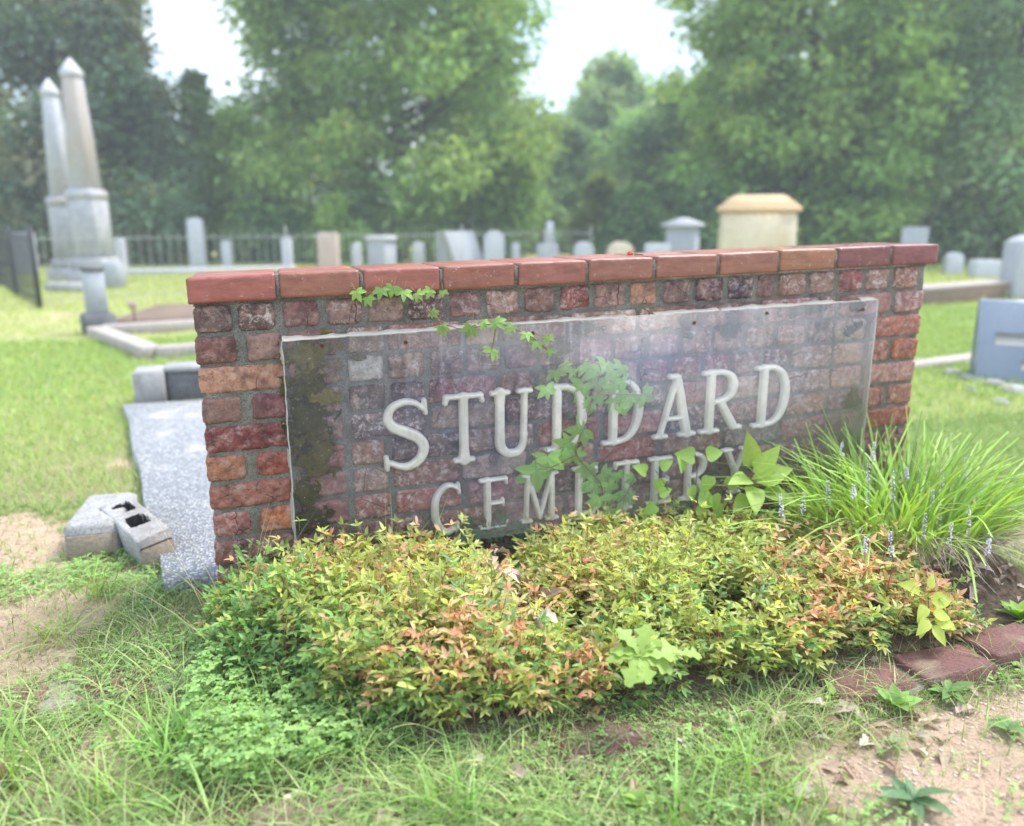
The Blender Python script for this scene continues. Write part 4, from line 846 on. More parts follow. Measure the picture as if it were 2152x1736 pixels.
def clover(n_, xr, yr, seed, label, dens, hr, size=(.006, .010), T=ovate):
    rs = RS(seed); x = rs.uniform(*xr, n_); y = rs.uniform(*yr, n_); kp = (rs.rand(n_) < dens(x, y)) & infr(x, y); x, y = x[kp], y[kp]; k = len(x); h = rs.uniform(*hr, k) * (.5 + fbm(x * 9, y * 9, 44, 2)); mb = MB()
    top = np.stack([x, y, gz(x, y) + h], 1); a0 = rs.uniform(0, 2 * np.pi, k); sz = rs.uniform(*size, k); cc = np.array((.19, .36, .10)) * rs.uniform(.6, 1.35, (k, 1)) + YG * rs.uniform(0, .35, (k, 1))
    for q in range(3):
        a_ = a0 + q * 2.1 - 2.1; D = np.stack([np.cos(a_), np.sin(a_), rs.uniform(-.2, .45, k)], 1); scatter(T, top, frames(D, np.stack([rs.normal(0, .2, k), rs.normal(0, .2, k) - .15, np.ones(k)], 1)), sz, cc, mb)
    sel = rs.rand(k) < .5; blades((top - np.stack([0 * x, 0 * x, h], 1))[sel], a0[sel], h[sel] * 1.05, np.full(sel.sum(), .03), np.zeros(sel.sum()), np.full(sel.sum(), .0009), cc[sel] * .7, mb, 1, 0)
    oo = mb.build('clover', m_vine, None, loc=(0, 0, 0)); prop(oo, label, 'clover', kind='stuff')
cl = leaf_t(lambda a: .34 * math.sin(math.pi * a ** .9) ** .8 + .01, 3, .3, .15)
clover(3600, (-.05, .48), (-.80, -.22), 311, 'dense bright clover mat at the left foot of the nandina', lambda x, y: (np.hypot((x - .16) / .30, (y + .52) / .24) < 1 + .3 * (fbm(x * 8, y * 8, 4) - .5)) * 1.0, (.02, .10), (.008, .014), cl)
clover(40000, (-1.0, 2.6), (-1.4, .1), 312, 'low clover scattered through the front grass', lambda x, y: (1 - (bed(x, y) > .6)) * sst(.42, .62, fbm(x * 4.2, y * 4.2, 88, 4)) * (1 - .9 * sst(1.15, 1.35, x) * sst(-.9, -1.0, y)) * (y < -.02), (.006, .03), (.006, .011), cl)
clover(12000, (-1.1, .0), (-.6, .6), 313, 'small narrow-leaved weeds left of the wall', lambda x, y: sst(.45, .7, fbm(x * 5, y * 5, 18, 4)) * (x < -.03) * (1 - .9 * inslab(x, y)) * .45, (.008, .03), (.014, .022), lance)
# larger tufts as things
def tuft(p, label, seed, n_, Lr, wr=(.003, .005), colr=(.20, .38, .06), spread=.03, redd=0, droop=(.1, .7), lean=(.1, .6), azr=None, grp='coarse grass tufts in the foreground'):
    rs = RS(seed); mb = MB(); x = p[0] + rs.normal(0, spread, n_); y = p[1] + rs.normal(0, spread, n_); cc = np.array(colr) * rs.uniform(.7, 1.3, (n_, 1))
    if redd: s_ = rs.rand(n_) < redd; cc[s_] = np.array((.28, .14, .10))
    az = rs.uniform(0, 2 * np.pi, n_) if azr is None else rs.uniform(*azr, n_)
    blades(np.stack([x, y, gz(x, y)], 1), az, rs.uniform(*Lr, n_), rs.uniform(*lean, n_), rs.uniform(*droop, n_), rs.uniform(*wr, n_), cc, mb, 6, rs=rs)
    prop(mb.build('grass_tuft', m_grass, None, loc=(p[0], p[1], float(gz(p[0], p[1])))), label, 'grass tuft', grp)
for a_ in [(at(15, 1640), 'tall grass tuft with reddish blades at the lower left edge', 401, 46, (.14, .24), (.003, .005), (.22, .38, .05), .02, .15),
           (at(360, 1590), 'broad-bladed grass tuft left of the clover mat', 402, 34, (.12, .22), (.005, .008), (.20, .40, .06), .025),
           (at(230, 1690), 'pale green grass tuft near the bottom left corner', 403, 36, (.10, .18), (.004, .006), (.26, .42, .07), .03),
           (at(560, 1560), 'arching grass tuft in front of the clover', 404, 50, (.14, .22), (.002, .004), (.28, .42, .08), .03),
           (at(210, 1250), 'bright grass tuft below the loose concrete blocks', 405, 50, (.10, .17), (.003, .005), (.24, .42, .05), .025),
           (at(345, 1240), 'dark green weed tuft at the foot of the hollow block', 406, 50, (.05, .11), (.003, .006), (.10, .24, .05), .03),
           (at(100, 1340), 'spreading yellow green grass tuft on the sandy soil at left', 407, 40, (.10, .18), (.003, .005), (.30, .42, .06), .03, 0, (.2, .8), (.4, 1.0)),
           (at(1120, 1490, 0), 'upright grass tuft poking out of the nandina front', 408, 30, (.14, .24), (.003, .006), (.24, .42, .06), .03),
           (at(1560, 1640), 'light green grass tuft beside the bare sand', 409, 60, (.08, .16), (.003, .005), (.26, .44, .07), .045),
           (at(1420, 1730), 'wide-leaved grass tuft at the bottom middle', 410, 34, (.10, .18), (.005, .008), (.22, .40, .08), .03),
           (at(960, 1725), 'tall bright grass tuft at the bottom edge', 411, 44, (.10, .2), (.004, .006), (.18, .36, .05), .03),
           (at(1650, 1700), 'thin grass tuft right of the bottom middle', 412, 40, (.07, .14), (.003, .005), (.26, .42, .09), .04),
           (at(1200, 1580, 0), 'straw and green grass tuft growing over the edging bricks', 413, 60, (.08, .17), (.0015, .003), (.36, .44, .14), .05),
           (at(800, 1560, 0), 'loose grass tuft between clover and nandina', 414, 60, (.10, .2), (.0015, .003), (.32, .44, .10), .05),
           ((.05, -.26, 0), 'wispy seed grass leaning over the left pier', 415, 22, (.32, .48), (.0012, .0024), (.50, .46, .22), .03, 0, (.0, .3), (.1, .5)),
           ((.48, -.16, 0), 'thin grass stems standing in front of the clear sheet below the letter S', 416, 30, (.30, .46), (.0012, .0024), (.34, .42, .12), .05, 0, (.0, .5), (.0, .4)),
           (at(1740, 1400, .04), 'fine grass tuft on top of the edging bricks at right', 417, 24, (.04, .08), (.0015, .002), (.34, .38, .12), .03)]: tuft(*a_)
# rosette weeds
def rosette(p, label, seed, n_, size, colr, T=lance, el=(.1, .6)):
    rs = RS(seed); mb = MB(); a_ = np.arange(n_) * 2.4 + rs.normal(0, .2, n_); e = rs.uniform(*el, n_); D = np.stack([np.cos(a_) * np.cos(e), np.sin(a_) * np.cos(e), np.sin(e)], 1)
    P = np.tile(np.array([p[0], p[1], float(gz(p[0], p[1])) + .004]), (n_, 1)); P[:, 2] += rs.uniform(0, .02, n_)
    scatter(T, P, frames(D, np.tile([0, 0, 1.0], (n_, 1)) + rs.normal(0, .2, (n_, 3))), rs.uniform(.7, 1.1, n_) * size, np.array(colr) * rs.uniform(.75, 1.25, (n_, 1)), mb)
    prop(mb.build('rosette_weed', m_vine, None, loc=(p[0], p[1], float(gz(p[0], p[1])))), label, 'weed', 'small leafy weeds in the foreground')
for a_ in [(at(2115, 1550), 'flat green rosette weed on the sand at the right edge', 501, 12, .05, (.16, .30, .08)), (at(1915, 1700), 'blue green leafy weed on the bare sand at bottom right', 502, 12, .07, (.14, .28, .12)), (at(1880, 1500), 'broad oval-leaved weed below the purple edging brick', 503, 12, .06, (.22, .40, .08), ovate, (.3, 1.0)),
           (at(1990, 1470), 'spiky low weed right of the oval-leaved weed', 504, 16, .06, (.15, .28, .06)), (at(1870, 1590), 'small grey green weed at the edge of the sand', 505, 10, .035, (.22, .32, .12)), (at(2140, 1330), 'leafy weed at the right end of the edging bricks', 506, 16, .06, (.26, .44, .07), ovate, (.3, 1.1)),
           (at(1340, 1700), 'oval-leaved weed among the bottom middle grass', 507, 9, .04, (.25, .42, .08), ovate, (.2, .7)), (at(330, 1700), 'small rosette weed in the lower left grass', 508, 10, .05, (.2, .38, .08)), (at(1750, 1480), 'tiny star-shaped seedling on the litter below the edging', 509, 9, .04, (.34, .50, .10), ovate, (.3, .9)), (at(420, 1480), 'feathery weed between paving and clover', 510, 22, .05, (.2, .38, .07), lance, (.3, 1.2))]: rosette(*a_)
# pebbles on bare sand
rs = RS(95); n_ = 1500; x = rs.uniform(1.05, 2.3, n_); y = rs.uniform(-1.4, -.86, n_); kp = grassy(x, y) < .4; x, y = x[kp], y[kp]; mb = MB()
for i in range(len(x)):
    s_ = rs.uniform(.0015, .005); V, Fq = box(x[i], y[i], float(gz(x[i], y[i])) - s_ * .3, s_ * 2, s_ * 1.5, s_ * 1.1, s_ * .4, rs.uniform(0, 3)); mb.add(V, Fq, (1, 1, 1))
prop(mb.build('gravel', stonemat('sandy_pebble', (.55, .42, .33), (.72, .6, .5), 30), None), 'small pale pebbles on the bare sand at lower right', 'gravel', kind='stuff')

# ------------------------------------------------------------------ concrete things left of the wall
def onebox(name, label, cat, mat, *a, **k):
    V, Fq = box(*a, **k); o = mk(name, V, Fq, mat); return prop(o, label, cat)
# speckled grave slab
def quadslab(P, z0, z1, mb, bev=.01):
    P = np.array(P, float); c_ = P.mean(0); Pin = c_ + (P - c_) * (1 - bev / np.linalg.norm(P - c_, axis=1)[:, None]); n_ = len(P)
    V = np.array([(x, y, z0) for x, y in P] + [(x, y, z1 - bev) for x, y in P] + [(x, y, z1) for x, y in Pin])
    Q = [(i + k * n_, (i + 1) % n_ + k * n_, (i + 1) % n_ + (k + 1) * n_, i + (k + 1) * n_) for k in range(2) for i in range(n_)]
    mb.add(V, [np.array(Q), np.array([tuple(range(2 * n_, 3 * n_))])])
mb = MB(); pts = []
for t in np.linspace(0, 1, 14): pts.append((-.17 - .50 * t + .007 * math.sin(t * 17), .22 + 2.6 * t))
for t in np.linspace(0, 1, 6): pts.append((-.63 + 1.25 * t, 2.83 + .02 * t))
for t in np.linspace(0, 1, 6): pts.append((.70 + .25 * t, 2.8 - 2.40 * t))
pts = pts[::-1]
quadslab(pts, -.06, .035, mb); prop(mb.build('grave_slab', m_agg, None), 'long pale speckled pebble-concrete grave slab running back beside the left pier', 'grave slab')
hd = empty('headstone', (-.1, 2.98, 0), 'low dark concrete headstone block across the far end of the speckled slab', 'headstone')
mb = MB(); mb.add(*box(-.53, 2.97, -.02, .17, .22, .235, .012)); mb.build('end_block', m_conc, hd)
mb = MB(); mb.add(*box(.05, 3.0, -.02, .98, .16, .21, .012)); mb.build('back_slab', m_concdark, hd)
mb = MB(); mb.add(*box(.05, 3.0, .191, 1.0, .19, .035, .01)); mb.build('top_ledge', m_conc, hd)
# loose blocks
o = onebox('concrete_block', 'solid pale concrete block with clay stained front lying left of the hollow one', 'concrete block', m_conc, -.415, .745, -.04, .165, .32, .145, bev=.012, rz=-.05)
bb = MB(); bb.add(*box(-.423, .584, -.05, .155, .012, .12, .004, -.05)); bb.build('clay_face', m_clay, o)
hb = empty('hollow_block', (-.25, .56, 0), 'tilted concrete block with two dark holes in its top', 'concrete block')
# body as frame around two cells
LB, WB, HB = .36, .105, .16
def hbm(V):
    V = np.array(V, float); ax = math.radians(3); c, s_ = math.cos(ax), math.sin(ax); V = np.stack([V[:, 0], V[:, 1] * c - V[:, 2] * s_, V[:, 1] * s_ + V[:, 2] * c], 1)
    ay = math.radians(-9); c, s_ = math.cos(ay), math.sin(ay); V = np.stack([V[:, 0] * c + V[:, 2] * s_, V[:, 1], -V[:, 0] * s_ + V[:, 2] * c], 1)
    a_ = math.radians(26); c, s_ = math.cos(a_), math.sin(a_); return np.stack([V[:, 0] * c - V[:, 1] * s_ - .275, V[:, 0] * s_ + V[:, 1] * c + .61, V[:, 2] - .045], 1)
mb = MB()
def holeplate(mb):
    nx_, ny_ = 26, 90; u = np.linspace(-WB / 2, WB / 2, nx_); v = np.linspace(-LB / 2, LB / 2, ny_); xx_, yy_ = np.meshgrid(u, v); rr_ = RS(3)
    dd = np.full(xx_.shape, 9.0)
    for cy_ in (-.035, .10): q = np.maximum(np.abs(xx_) - .017, 0) ** 2 + np.maximum(np.abs(yy_ - cy_) - .030, 0) ** 2; dd = np.minimum(dd, np.sqrt(q) - .014 + (fbm(xx_ * 60, yy_ * 60, 4) - .5) * .008)
    zz_ = np.full(xx_.shape, HB) + (fbm(xx_ * 50, yy_ * 50, 8) - .5) * .005; zz_ = np.where(dd < 0, HB - .10 * sst(0, -.006, dd), zz_)
    edge = (np.abs(xx_) > WB / 2 - .001) | (np.abs(yy_) > LB / 2 - .001); zz_ = np.where(edge, zz_ - .004, zz_)
    i_, j_ = np.meshgrid(np.arange(nx_ - 1), np.arange(ny_ - 1)); b_ = j_ * nx_ + i_; Q = np.stack([b_, b_ + 1, b_ + nx_ + 1, b_ + nx_], -1)
    cd = .25 * (dd[:-1, :-1] + dd[1:, :-1] + dd[:-1, 1:] + dd[1:, 1:]); hole = cd < .0005
    V = np.stack([xx_, yy_, zz_], -1).reshape(-1, 3); return V, Q[~hole], Q[hole]
V, Q1, Q2 = holeplate(mb)
mb.add(hbm(V), Q1); 
for (x_, y_, sx_, sy_) in [(0, -LB / 2 + .001, WB, .002), (0, LB / 2 - .001, WB, .002), (-WB / 2 + .001, 0, .002, LB - .004), (WB / 2 - .001, 0, .002, LB - .004)]:
    nn = 40; 
    Vb, Fb = box(x_, y_, 0, sx_, sy_, HB - .005); mb.add(hbm(Vb), Fb)
mb.build('block_shell', m_conc, hb)
u_, inv = np.unique(Q2, return_inverse=True); mk('dark_holes', hbm(V)[u_], inv.reshape(Q2.shape), m_black, hb)
ch = MB(); rs = RS(5)
V, Fq = box(0, -LB / 2 - .004, .0, WB - .006, .014, HB - .03, .006); V[:, 0] += (rs.rand(len(V)) - .5) * .012; ch.add(hbm(V), Fq); ch.build('broken_end', m_clay, hb)
# grave curb frame behind
gc = empty('grave_curb', (-.2, 5.8, 0), 'pale concrete curb round a small grass plot behind the left pier', 'grave curb')
def strip(mb, a, b2, wd, z0, h, bev=.01):
    a = np.array(a, float)[:2]; b2 = np.array(b2, float)[:2]; d = b2 - a; L_ = np.hypot(*d); V, Fq = box((a[0] + b2[0]) / 2, (a[1] + b2[1]) / 2, z0, L_, wd, h, bev, math.atan2(d[1], d[0])); mb.add(V, Fq)
for (a_, b2) in [((-.75, 4.75), (-1.45, 6.35)), ((-.72, 4.74), (1.8, 5.3)), ((-1.40, 6.42), (1.0, 7.0))]:
    mb = MB(); strip(mb, a_, b2, .17, -.03, .13); mb.build('curb_side', m_curb, gc)
mb = MB(); quadslab([(-1.5, 7.1), (.6, 7.5), (1.0, 9.2), (-1.2, 8.9)], -.05, .06, mb); prop(mb.build('stone_ledger', m_brown, None), 'flat dark grey brown grave slab behind the curbed plot', 'grave slab')
st_ = empty('stone_post', (*at(210, 700)[:2], 0), 'short grey stone pillar on a dark square base at the curb corner', 'stone post')
p_ = at(210, 700); mb = MB(); mb.add(*box(p_[0], p_[1], -.02, .30, .28, .22, .02, .3)); mb.build('base', m_concdark, st_)
mb = MB(); mb.add(*box(p_[0], p_[1], .196, .19, .17, .42, .012, .3, taper=.96)); mb.build('shaft', m_granite, st_)
mb = MB(); mb.add(*box(p_[0], p_[1], .61, .205, .185, .06, .02, .3)); mb.build('cap', m_concdark, st_)
p_ = at(285, 690); mk_o = MB(); mk_o.add(*tube(np.array([[p_[0], p_[1], 0], [p_[0], p_[1], .26]]), .008, 6)); so = empty('grave_marker_stake', (p_[0], p_[1], 0), 'thin rusty marker stake with a small pink plate inside the curbed plot', 'marker')
mk_o.build('stake', m_metal, so); mb = MB(); mb.add(*box(p_[0], p_[1] - .01, .2, .075, .012, .09, .003)); mb.build('plate', m_pink, so)

# ------------------------------------------------------------------ monuments
def obelisk(p, label, H, wd, die_h, base_h, rz, mat, seed, capw=1.08):
    o = empty('obelisk', (p[0], p[1], 0), label, 'obelisk', 'pair of tall pointed obelisks'); x, y = p[:2]
    mb = MB(); mb.add(*box(x, y, -.05, wd * 1.5, wd * 1.5, base_h * .55 + .05, .03, rz)); mb.add(*box(x, y, base_h * .55 - .004, wd * 1.22, wd * 1.22, base_h * .45, .03, rz)); mb.build('base', m_marble2, o)
    mb = MB(); mb.add(*box(x, y, base_h - .006, wd, wd, die_h, .02, rz, taper=.97)); mb.build('die', m_marble2, o)
    mb = MB(); mb.add(*box(x, y, base_h + die_h - .01, wd * capw, wd * capw, .17, .035, rz, taper=.93)); mb.build('cap', mat, o)
    z0 = base_h + die_h + .155; hs = H - z0 - .28; w0 = wd * .78; mb = MB(); mb.add(*box(x, y, z0, w0, w0, hs, .02, rz, taper=.66)); mb.build('shaft', mat, o)
    w1 = w0 * .66; V = np.array([(-w1 / 2 - .014, -w1 / 2 - .014, 0), (w1 / 2 + .014, -w1 / 2 - .014, 0), (w1 / 2 + .014, w1 / 2 + .014, 0), (-w1 / 2 - .014, w1 / 2 + .014, 0), (-w1 / 2 - .004, -w1 / 2 - .004, .10), (w1 / 2 + .004, -w1 / 2 - .004, .10), (w1 / 2 + .004, w1 / 2 + .004, .10), (-w1 / 2 - .004, w1 / 2 + .004, .10), (-.01, -.01, .32), (.01, -.01, .32), (.01, .01, .32), (-.01, .01, .32)])
    c, s_ = math.cos(rz), math.sin(rz); V = np.stack([V[:, 0] * c - V[:, 1] * s_ + x, V[:, 0] * s_ + V[:, 1] * c + y, V[:, 2] + z0 + hs - .005], 1)
    Q = [(i + 4 * k, (i + 1) % 4 + 4 * k, (i + 1) % 4 + 4 * k + 4, i + 4 * k + 4) for k in range(2) for i in range(4)] + [(3, 2, 1, 0), (8, 9, 10, 11)]; mk('pointed_top', V, np.array(Q), m_granlt, o)
obelisk(dpos(205, 14.6), 'taller right-hand grey marble obelisk on a stained pedestal', 3.88, .52, 1.05, .48, -.35, m_marble, 1)
obelisk(dpos(156, 15.6), 'shorter left-hand obelisk with an orange stained top', 3.72, .46, 1.02, .42, -.35, m_marble, 2)
p_ = dpos(243, 13.6); onebox('stone_vase_block', 'small grey stone block in front of the obelisks', 'stone block', m_granite, p_[0], p_[1], -.02, .30, .26, .46, bev=.02, rz=-.3)
p_ = dpos(140, 12.9); onebox('footstone', 'low weathered footstone before the left obelisk', 'footstone', m_marble2, p_[0], p_[1], -.02, .62, .24, .16, bev=.03, rz=-.3)

def head(u0, u1, vt, depth, label, mat, kind='flat', th=.18, rz=None, zg=0, name='headstone', cat='headstone', basemat=None, baseh=0):
    """headstone whose picture width u0..u1 and top vt fix its real size at this distance"""
    c_ = dpos((u0 + u1) / 2, depth); w_ = (u1 - u0) * depth / F; d = np.array([(.5 * (u0 + u1) - 1076) / F, 1, -(vt - 868) / F]) * depth; H = CAMT[2] + (CAMR.T @ d)[2]
    rz = -math.radians(17) if rz is None else rz; x, y = c_[:2]; o = empty(name, (x, y, 0), label, cat); mb = MB(); b0 = baseh
    if baseh: bb_ = MB(); bb_.add(*box(x, y, -.03, w_ * 1.12, th * 1.9, baseh + .03, .02, rz)); bb_.build('base', basemat or mat, o)
    n_ = 20
    if kind in ('flat', 'arch', 'gable', 'serp'):
        h_ = H - b0 + .004; a_ = np.linspace(-1, 1, n_)
        top = {'flat': h_ - .015 * a_ ** 8, 'arch': h_ - (.22 * w_) * (1 - np.sqrt(np.clip(1 - a_ ** 2, 0, 1))) * 1.6, 'gable': h_ - .22 * w_ * np.abs(a_), 'serp': h_ - .08 * w_ * (a_ ** 2) * 2}[kind]
        xs_ = a_ * w_ / 2; zs0 = np.full(n_, b0 - .004 if baseh else -.03)
        V = []
        for yy_, ins in ((-th / 2, .012), (-th / 2 + .012, 0), (th / 2 - .012, 0), (th / 2, .012)):
            V += [(x_ * (1 - ins * 2 / w_), yy_, z_) for x_, z_ in zip(xs_, zs0)] + [(x_ * (1 - ins * 2 / w_), yy_, z_ + b0 - ins) for x_, z_ in zip(xs_, top)]
        V = np.array(V); k = 2 * n_; Q = []
        for i in range(n_ - 1): Q += [(i, i + 1, n_ + i + 1, n_ + i), (3 * k + i + 1, 3 * k + i, 3 * k + n_ + i, 3 * k + n_ + i + 1)]
        for l_ in range(3):
            for i in range(n_ - 1): Q += [(l_ * k + n_ + i, l_ * k + n_ + i + 1, (l_ + 1) * k + n_ + i + 1, (l_ + 1) * k + n_ + i)]
            Q += [(l_ * k, l_ * k + n_, (l_ + 1) * k + n_, (l_ + 1) * k), (l_ * k + n_ - 1, (l_ + 1) * k + n_ - 1, (l_ + 1) * k + 2 * n_ - 1, l_ * k + 2 * n_ - 1)]
        c, s_ = math.cos(rz), math.sin(rz); V = np.stack([V[:, 0] * c - V[:, 1] * s_ + x, V[:, 0] * s_ + V[:, 1] * c + y, V[:, 2]], 1); mb.add(V, np.array(Q))
    mb.build('stone', mat, o); return o, (x, y), w_, H, rz
head(403, 433, 458, 20, 'narrow white marble post-like headstone seen above the fence far left', m_granlt, 'serp', .16)
head(37, 79, 488, 17, 'grey headstone behind the black fence at the left edge', m_marble2, 'flat', .2)
o_, (x, y), w_, H, rz_ = head(782, 826, 505, 17.5, 'grey block headstone with a dark right side behind the fence', m_granite, 'flat', .45, -.75, baseh=.15)
mb = MB(); mb.add(*box(x, y, H - .004, w_ * 1.22, .52, .10, .03, rz_)); mb.build('cap', m_granlt, o_)
# slant monument
def slant(u0, u1, vt, depth, label, mat, rz, topf=.3, basem=None, dd=.5, text=None):
    c_ = dpos((u0 + u1) / 2, depth); w_ = (u1 - u0) * depth / F; d = np.array([(.5 * (u0 + u1) - 1076) / F, 1, -(vt - 868) / F]) * depth; H = CAMT[2] + (CAMR.T @ d)[2]; x, y = c_[:2]
    o = empty('slant_headstone', (x, y, 0), label, 'headstone'); hw = w_ / 2; f0 = -dd / 2; t0 = dd / 2 - dd * topf
    pr = [(f0, -.02), (f0, H * .12), (t0, H - .015), (t0 + .015, H), (dd / 2 - .01, H), (dd / 2, H - .015), (dd / 2, -.02)]; n_ = len(pr)
    V = np.array([(s_ * hw, a_, b_) for s_ in (-1, 1) for a_, b_ in pr]); Q = [(i, i + 1, n_ + i + 1, n_ + i) for i in range(n_ - 1)]; caps = [tuple(range(n_)), tuple(range(n_, 2 * n_))[::-1]]
    c, s2_ = math.cos(rz), math.sin(rz); tr_ = lambda V: np.stack([V[:, 0] * c - V[:, 1] * s2_ + x, V[:, 0] * s2_ + V[:, 1] * c + y, V[:, 2]], 1)
    mk('stone', tr_(V), [np.array(Q), np.array(caps)], mat, o)
    if text:
        for (a0, a1, z0, z1) in text:
            V = []
            for off_ in (.0012,):
                for s_, z_ in ((a0, z0), (a1, z0), (a1, z1), (a0, z1)):
                    k = (z_ - H * .12) / (H * .88 - .015); yy_ = f0 + (t0 - f0) * k; V.append((s_ * hw, yy_ - off_, z_))
            for s_, z_ in ((a0, z0), (a1, z0), (a1, z1), (a0, z1)):
                k = (z_ - H * .12) / (H * .88 - .015); yy_ = f0 + (t0 - f0) * k; V.append((s_ * hw, yy_ + .004, z_))
            mk('inscription_band', tr_(np.array(V)), np.array([(0, 1, 2, 3), (0, 1, 5, 4), (1, 2, 6, 5), (2, 3, 7, 6), (3, 0, 4, 7)]), m_insc, o)
    return o, H
slant(930, 1008, 486, 18.5, 'grey slant-topped granite monument in the middle behind the wall', m_granite, .45, .45, dd=.75)
head(1018, 1060, 485, 18.5, 'pale rounded headstone right of the slant monument', m_granlt, 'arch', .2)
o_, (x, y), w_, H, rz_ = head(1128, 1172, 512, 18, 'small pale stone base with a thin pointed spire', m_marble2, 'flat', .4)
mb = MB(); mb.add(*box(x + .05, y, H - .005, .26, .26, .50, .02, rz_, taper=.55)); mb.build('spire', m_marble, o_)
head(1205, 1246, 508, 18, 'small grey rounded headstone left of centre gap trees', m_granlt, 'arch', .2)
head(1275, 1330, 508, 18, 'low cream rounded headstone with flowers in the middle distance', m_tan, 'arch', .25)
head(1354, 1402, 512, 16, 'low white headstone in front of the gabled grey one', m_granlt, 'flat', .3)
o_, (x, y), w_, H, rz_ = head(1400, 1462, 476, 17, 'grey gabled headstone with an overhanging roof-like top', m_granite, 'flat', .4, -.75)
V = np.array([(-.5, -.5, 0), (.5, -.5, 0), (.5, .5, 0), (-.5, .5, 0), (-.5, -.5, .06), (.5, -.5, .06), (.5, .5, .06), (-.5, .5, .06), (0, -.5, .19), (0, .5, .19)]) * np.array([w_ * 1.25, .58, 1])
c, s_ = math.cos(rz_), math.sin(rz_); V = np.stack([V[:, 0] * c - V[:, 1] * s_ + x, V[:, 0] * s_ + V[:, 1] * c + y, V[:, 2] + H - .004], 1)
mk('gabled_top', V, [np.array([(0, 3, 2, 1), (0, 1, 5, 4), (1, 2, 6, 5), (2, 3, 7, 6), (3, 0, 4, 7), (5, 6, 9, 8), (7, 4, 8, 9)]), np.array([(4, 5, 8), (6, 7, 9)])], m_granlt, o_)
# tan monument
c_ = dpos(1582, 14.0); x, y = c_[:2]; o = empty('tan_monument', (x, y, 0), 'large tan sandstone monument with an orange hipped cap', 'monument')
rz_ = -math.radians(24); mb = MB(); mb.add(*box(x, y, -.03, 1.55, 1.0, .25, .03, rz_)); mb.build('base', m_tan, o)
mb = MB(); mb.add(*box(x, y, .215, 1.28, .72, 1.05, .03, rz_, taper=.93)); mb.build('die', m_tan, o)
mb = MB(); mb.add(*box(x, y, 1.26, 1.34, .82, .10, .035, rz_)); mb.add(*box(x, y, 1.355, 1.30, .78, .20, .02, rz_, taper=.62, tapery=.5)); mb.build('hipped_cap', m_tancap, o)
head(1888, 1938, 478, 17, 'grey headstone just above the right end of the coping', m_granite, 'flat', .25, -.75)
head(1983, 2018, 531, 17, 'small pale headstone in the yellow grass right of the wall', m_granlt, 'arch', .2)
head(2040, 2100, 546, 16, 'low wide pale headstone in the yellow grass', m_granlt, 'flat', .3)
head(2103, 2200, 493, 11.5, 'tall dark headstone with a pale top cut by the right edge', m_granite, 'serp', .3, -.1)
o_, H_ = slant(2058, 2290, 632, 5.35, 'big blue grey slant headstone with tan inscription bands at the right edge', m_blue, -.72, .2, dd=.34, text=[(-.72, .8, .25, .33), (-.2, .6, .43, .52), (-.3, .7, .10, .16)])
p_ = dpos(2110, 5.0); fb = empty('fieldstone_border', (p_[0], p_[1], 0), 'rough pale stones laid round the foot of the blue grey headstone', 'stone border')
rs = RS(17)
for i_, (u, v, w_) in enumerate([(2000, 785, .16), (2045, 800, .18), (2090, 812, .16), (2135, 826, .2), (2040, 826, .12), (2100, 848, .14)]):
    q = at(u, v); V, Fq = box(q[0], q[1], -.03, w_ * 1.1, w_ * .7, .055 + .02 * rs.rand(), .025, rs.uniform(0, 2)); V[:, :2] += (rs.rand(len(V), 2) - .5) * .02; mk('border_stone', V, Fq, m_conc, fb)
mb = MB(); strip(mb, at(1900, 775), at(2075, 752), .16, -.02, .06); prop(mb.build('curb_strip', m_curb, None), 'thin pale concrete strip between the wall and the blue grey headstone', 'curb')
pc = empty('plot_curb_wall', (*dpos(2050, 10.4)[:2], 0), 'low concrete plot wall with pale top and brown side right of the sign', 'plot wall')
mb = MB(); strip(mb, (7.2, 5.9), (13.5, 7.75), .26, -.05, .26, .005); mb.build('side', m_brown, pc)
mb = MB(); strip(mb, (7.2, 5.92), (13.5, 7.77), .34, .205, .05, .01); mb.build('top', m_curb, pc)
rs = RS(19)
for i_, (u0, u1, vt, dp, k_, m_, lab) in enumerate([(596, 616, 500, 18.5, 'flat', m_granlt, 'upright white slab behind the fence left of the pinkish stone'), (672, 714, 489, 17, 'flat', m_pink, 'pinkish brown square headstone behind the fence'), (742, 760, 510, 19, 'arch', m_granlt, 'tiny white headstone between the pink one and the grey block'), (250, 268, 500, 18, 'arch', m_granlt, 'small white headstone just right of the obelisks'), (470, 488, 506, 20, 'flat', m_granlt, 'tiny far headstone right of the white post'), (868, 892, 508, 19, 'arch', m_granlt, 'far pale headstone between the two grey monuments'), (1075, 1092, 510, 19, 'arch', m_granlt, 'tiny far stone between the rounded headstone and the spire')]):
    head(u0, u1, vt, dp, lab, m_, k_, .18)
p_ = dpos(420, 17); mb = MB(); strip(mb, dpos(250, 17), dpos(620, 18.5), .5, -.03, .15); prop(mb.build('far_ledger', m_granlt, None), 'long low white curb in the yellow grass beyond the fence', 'grave curb')

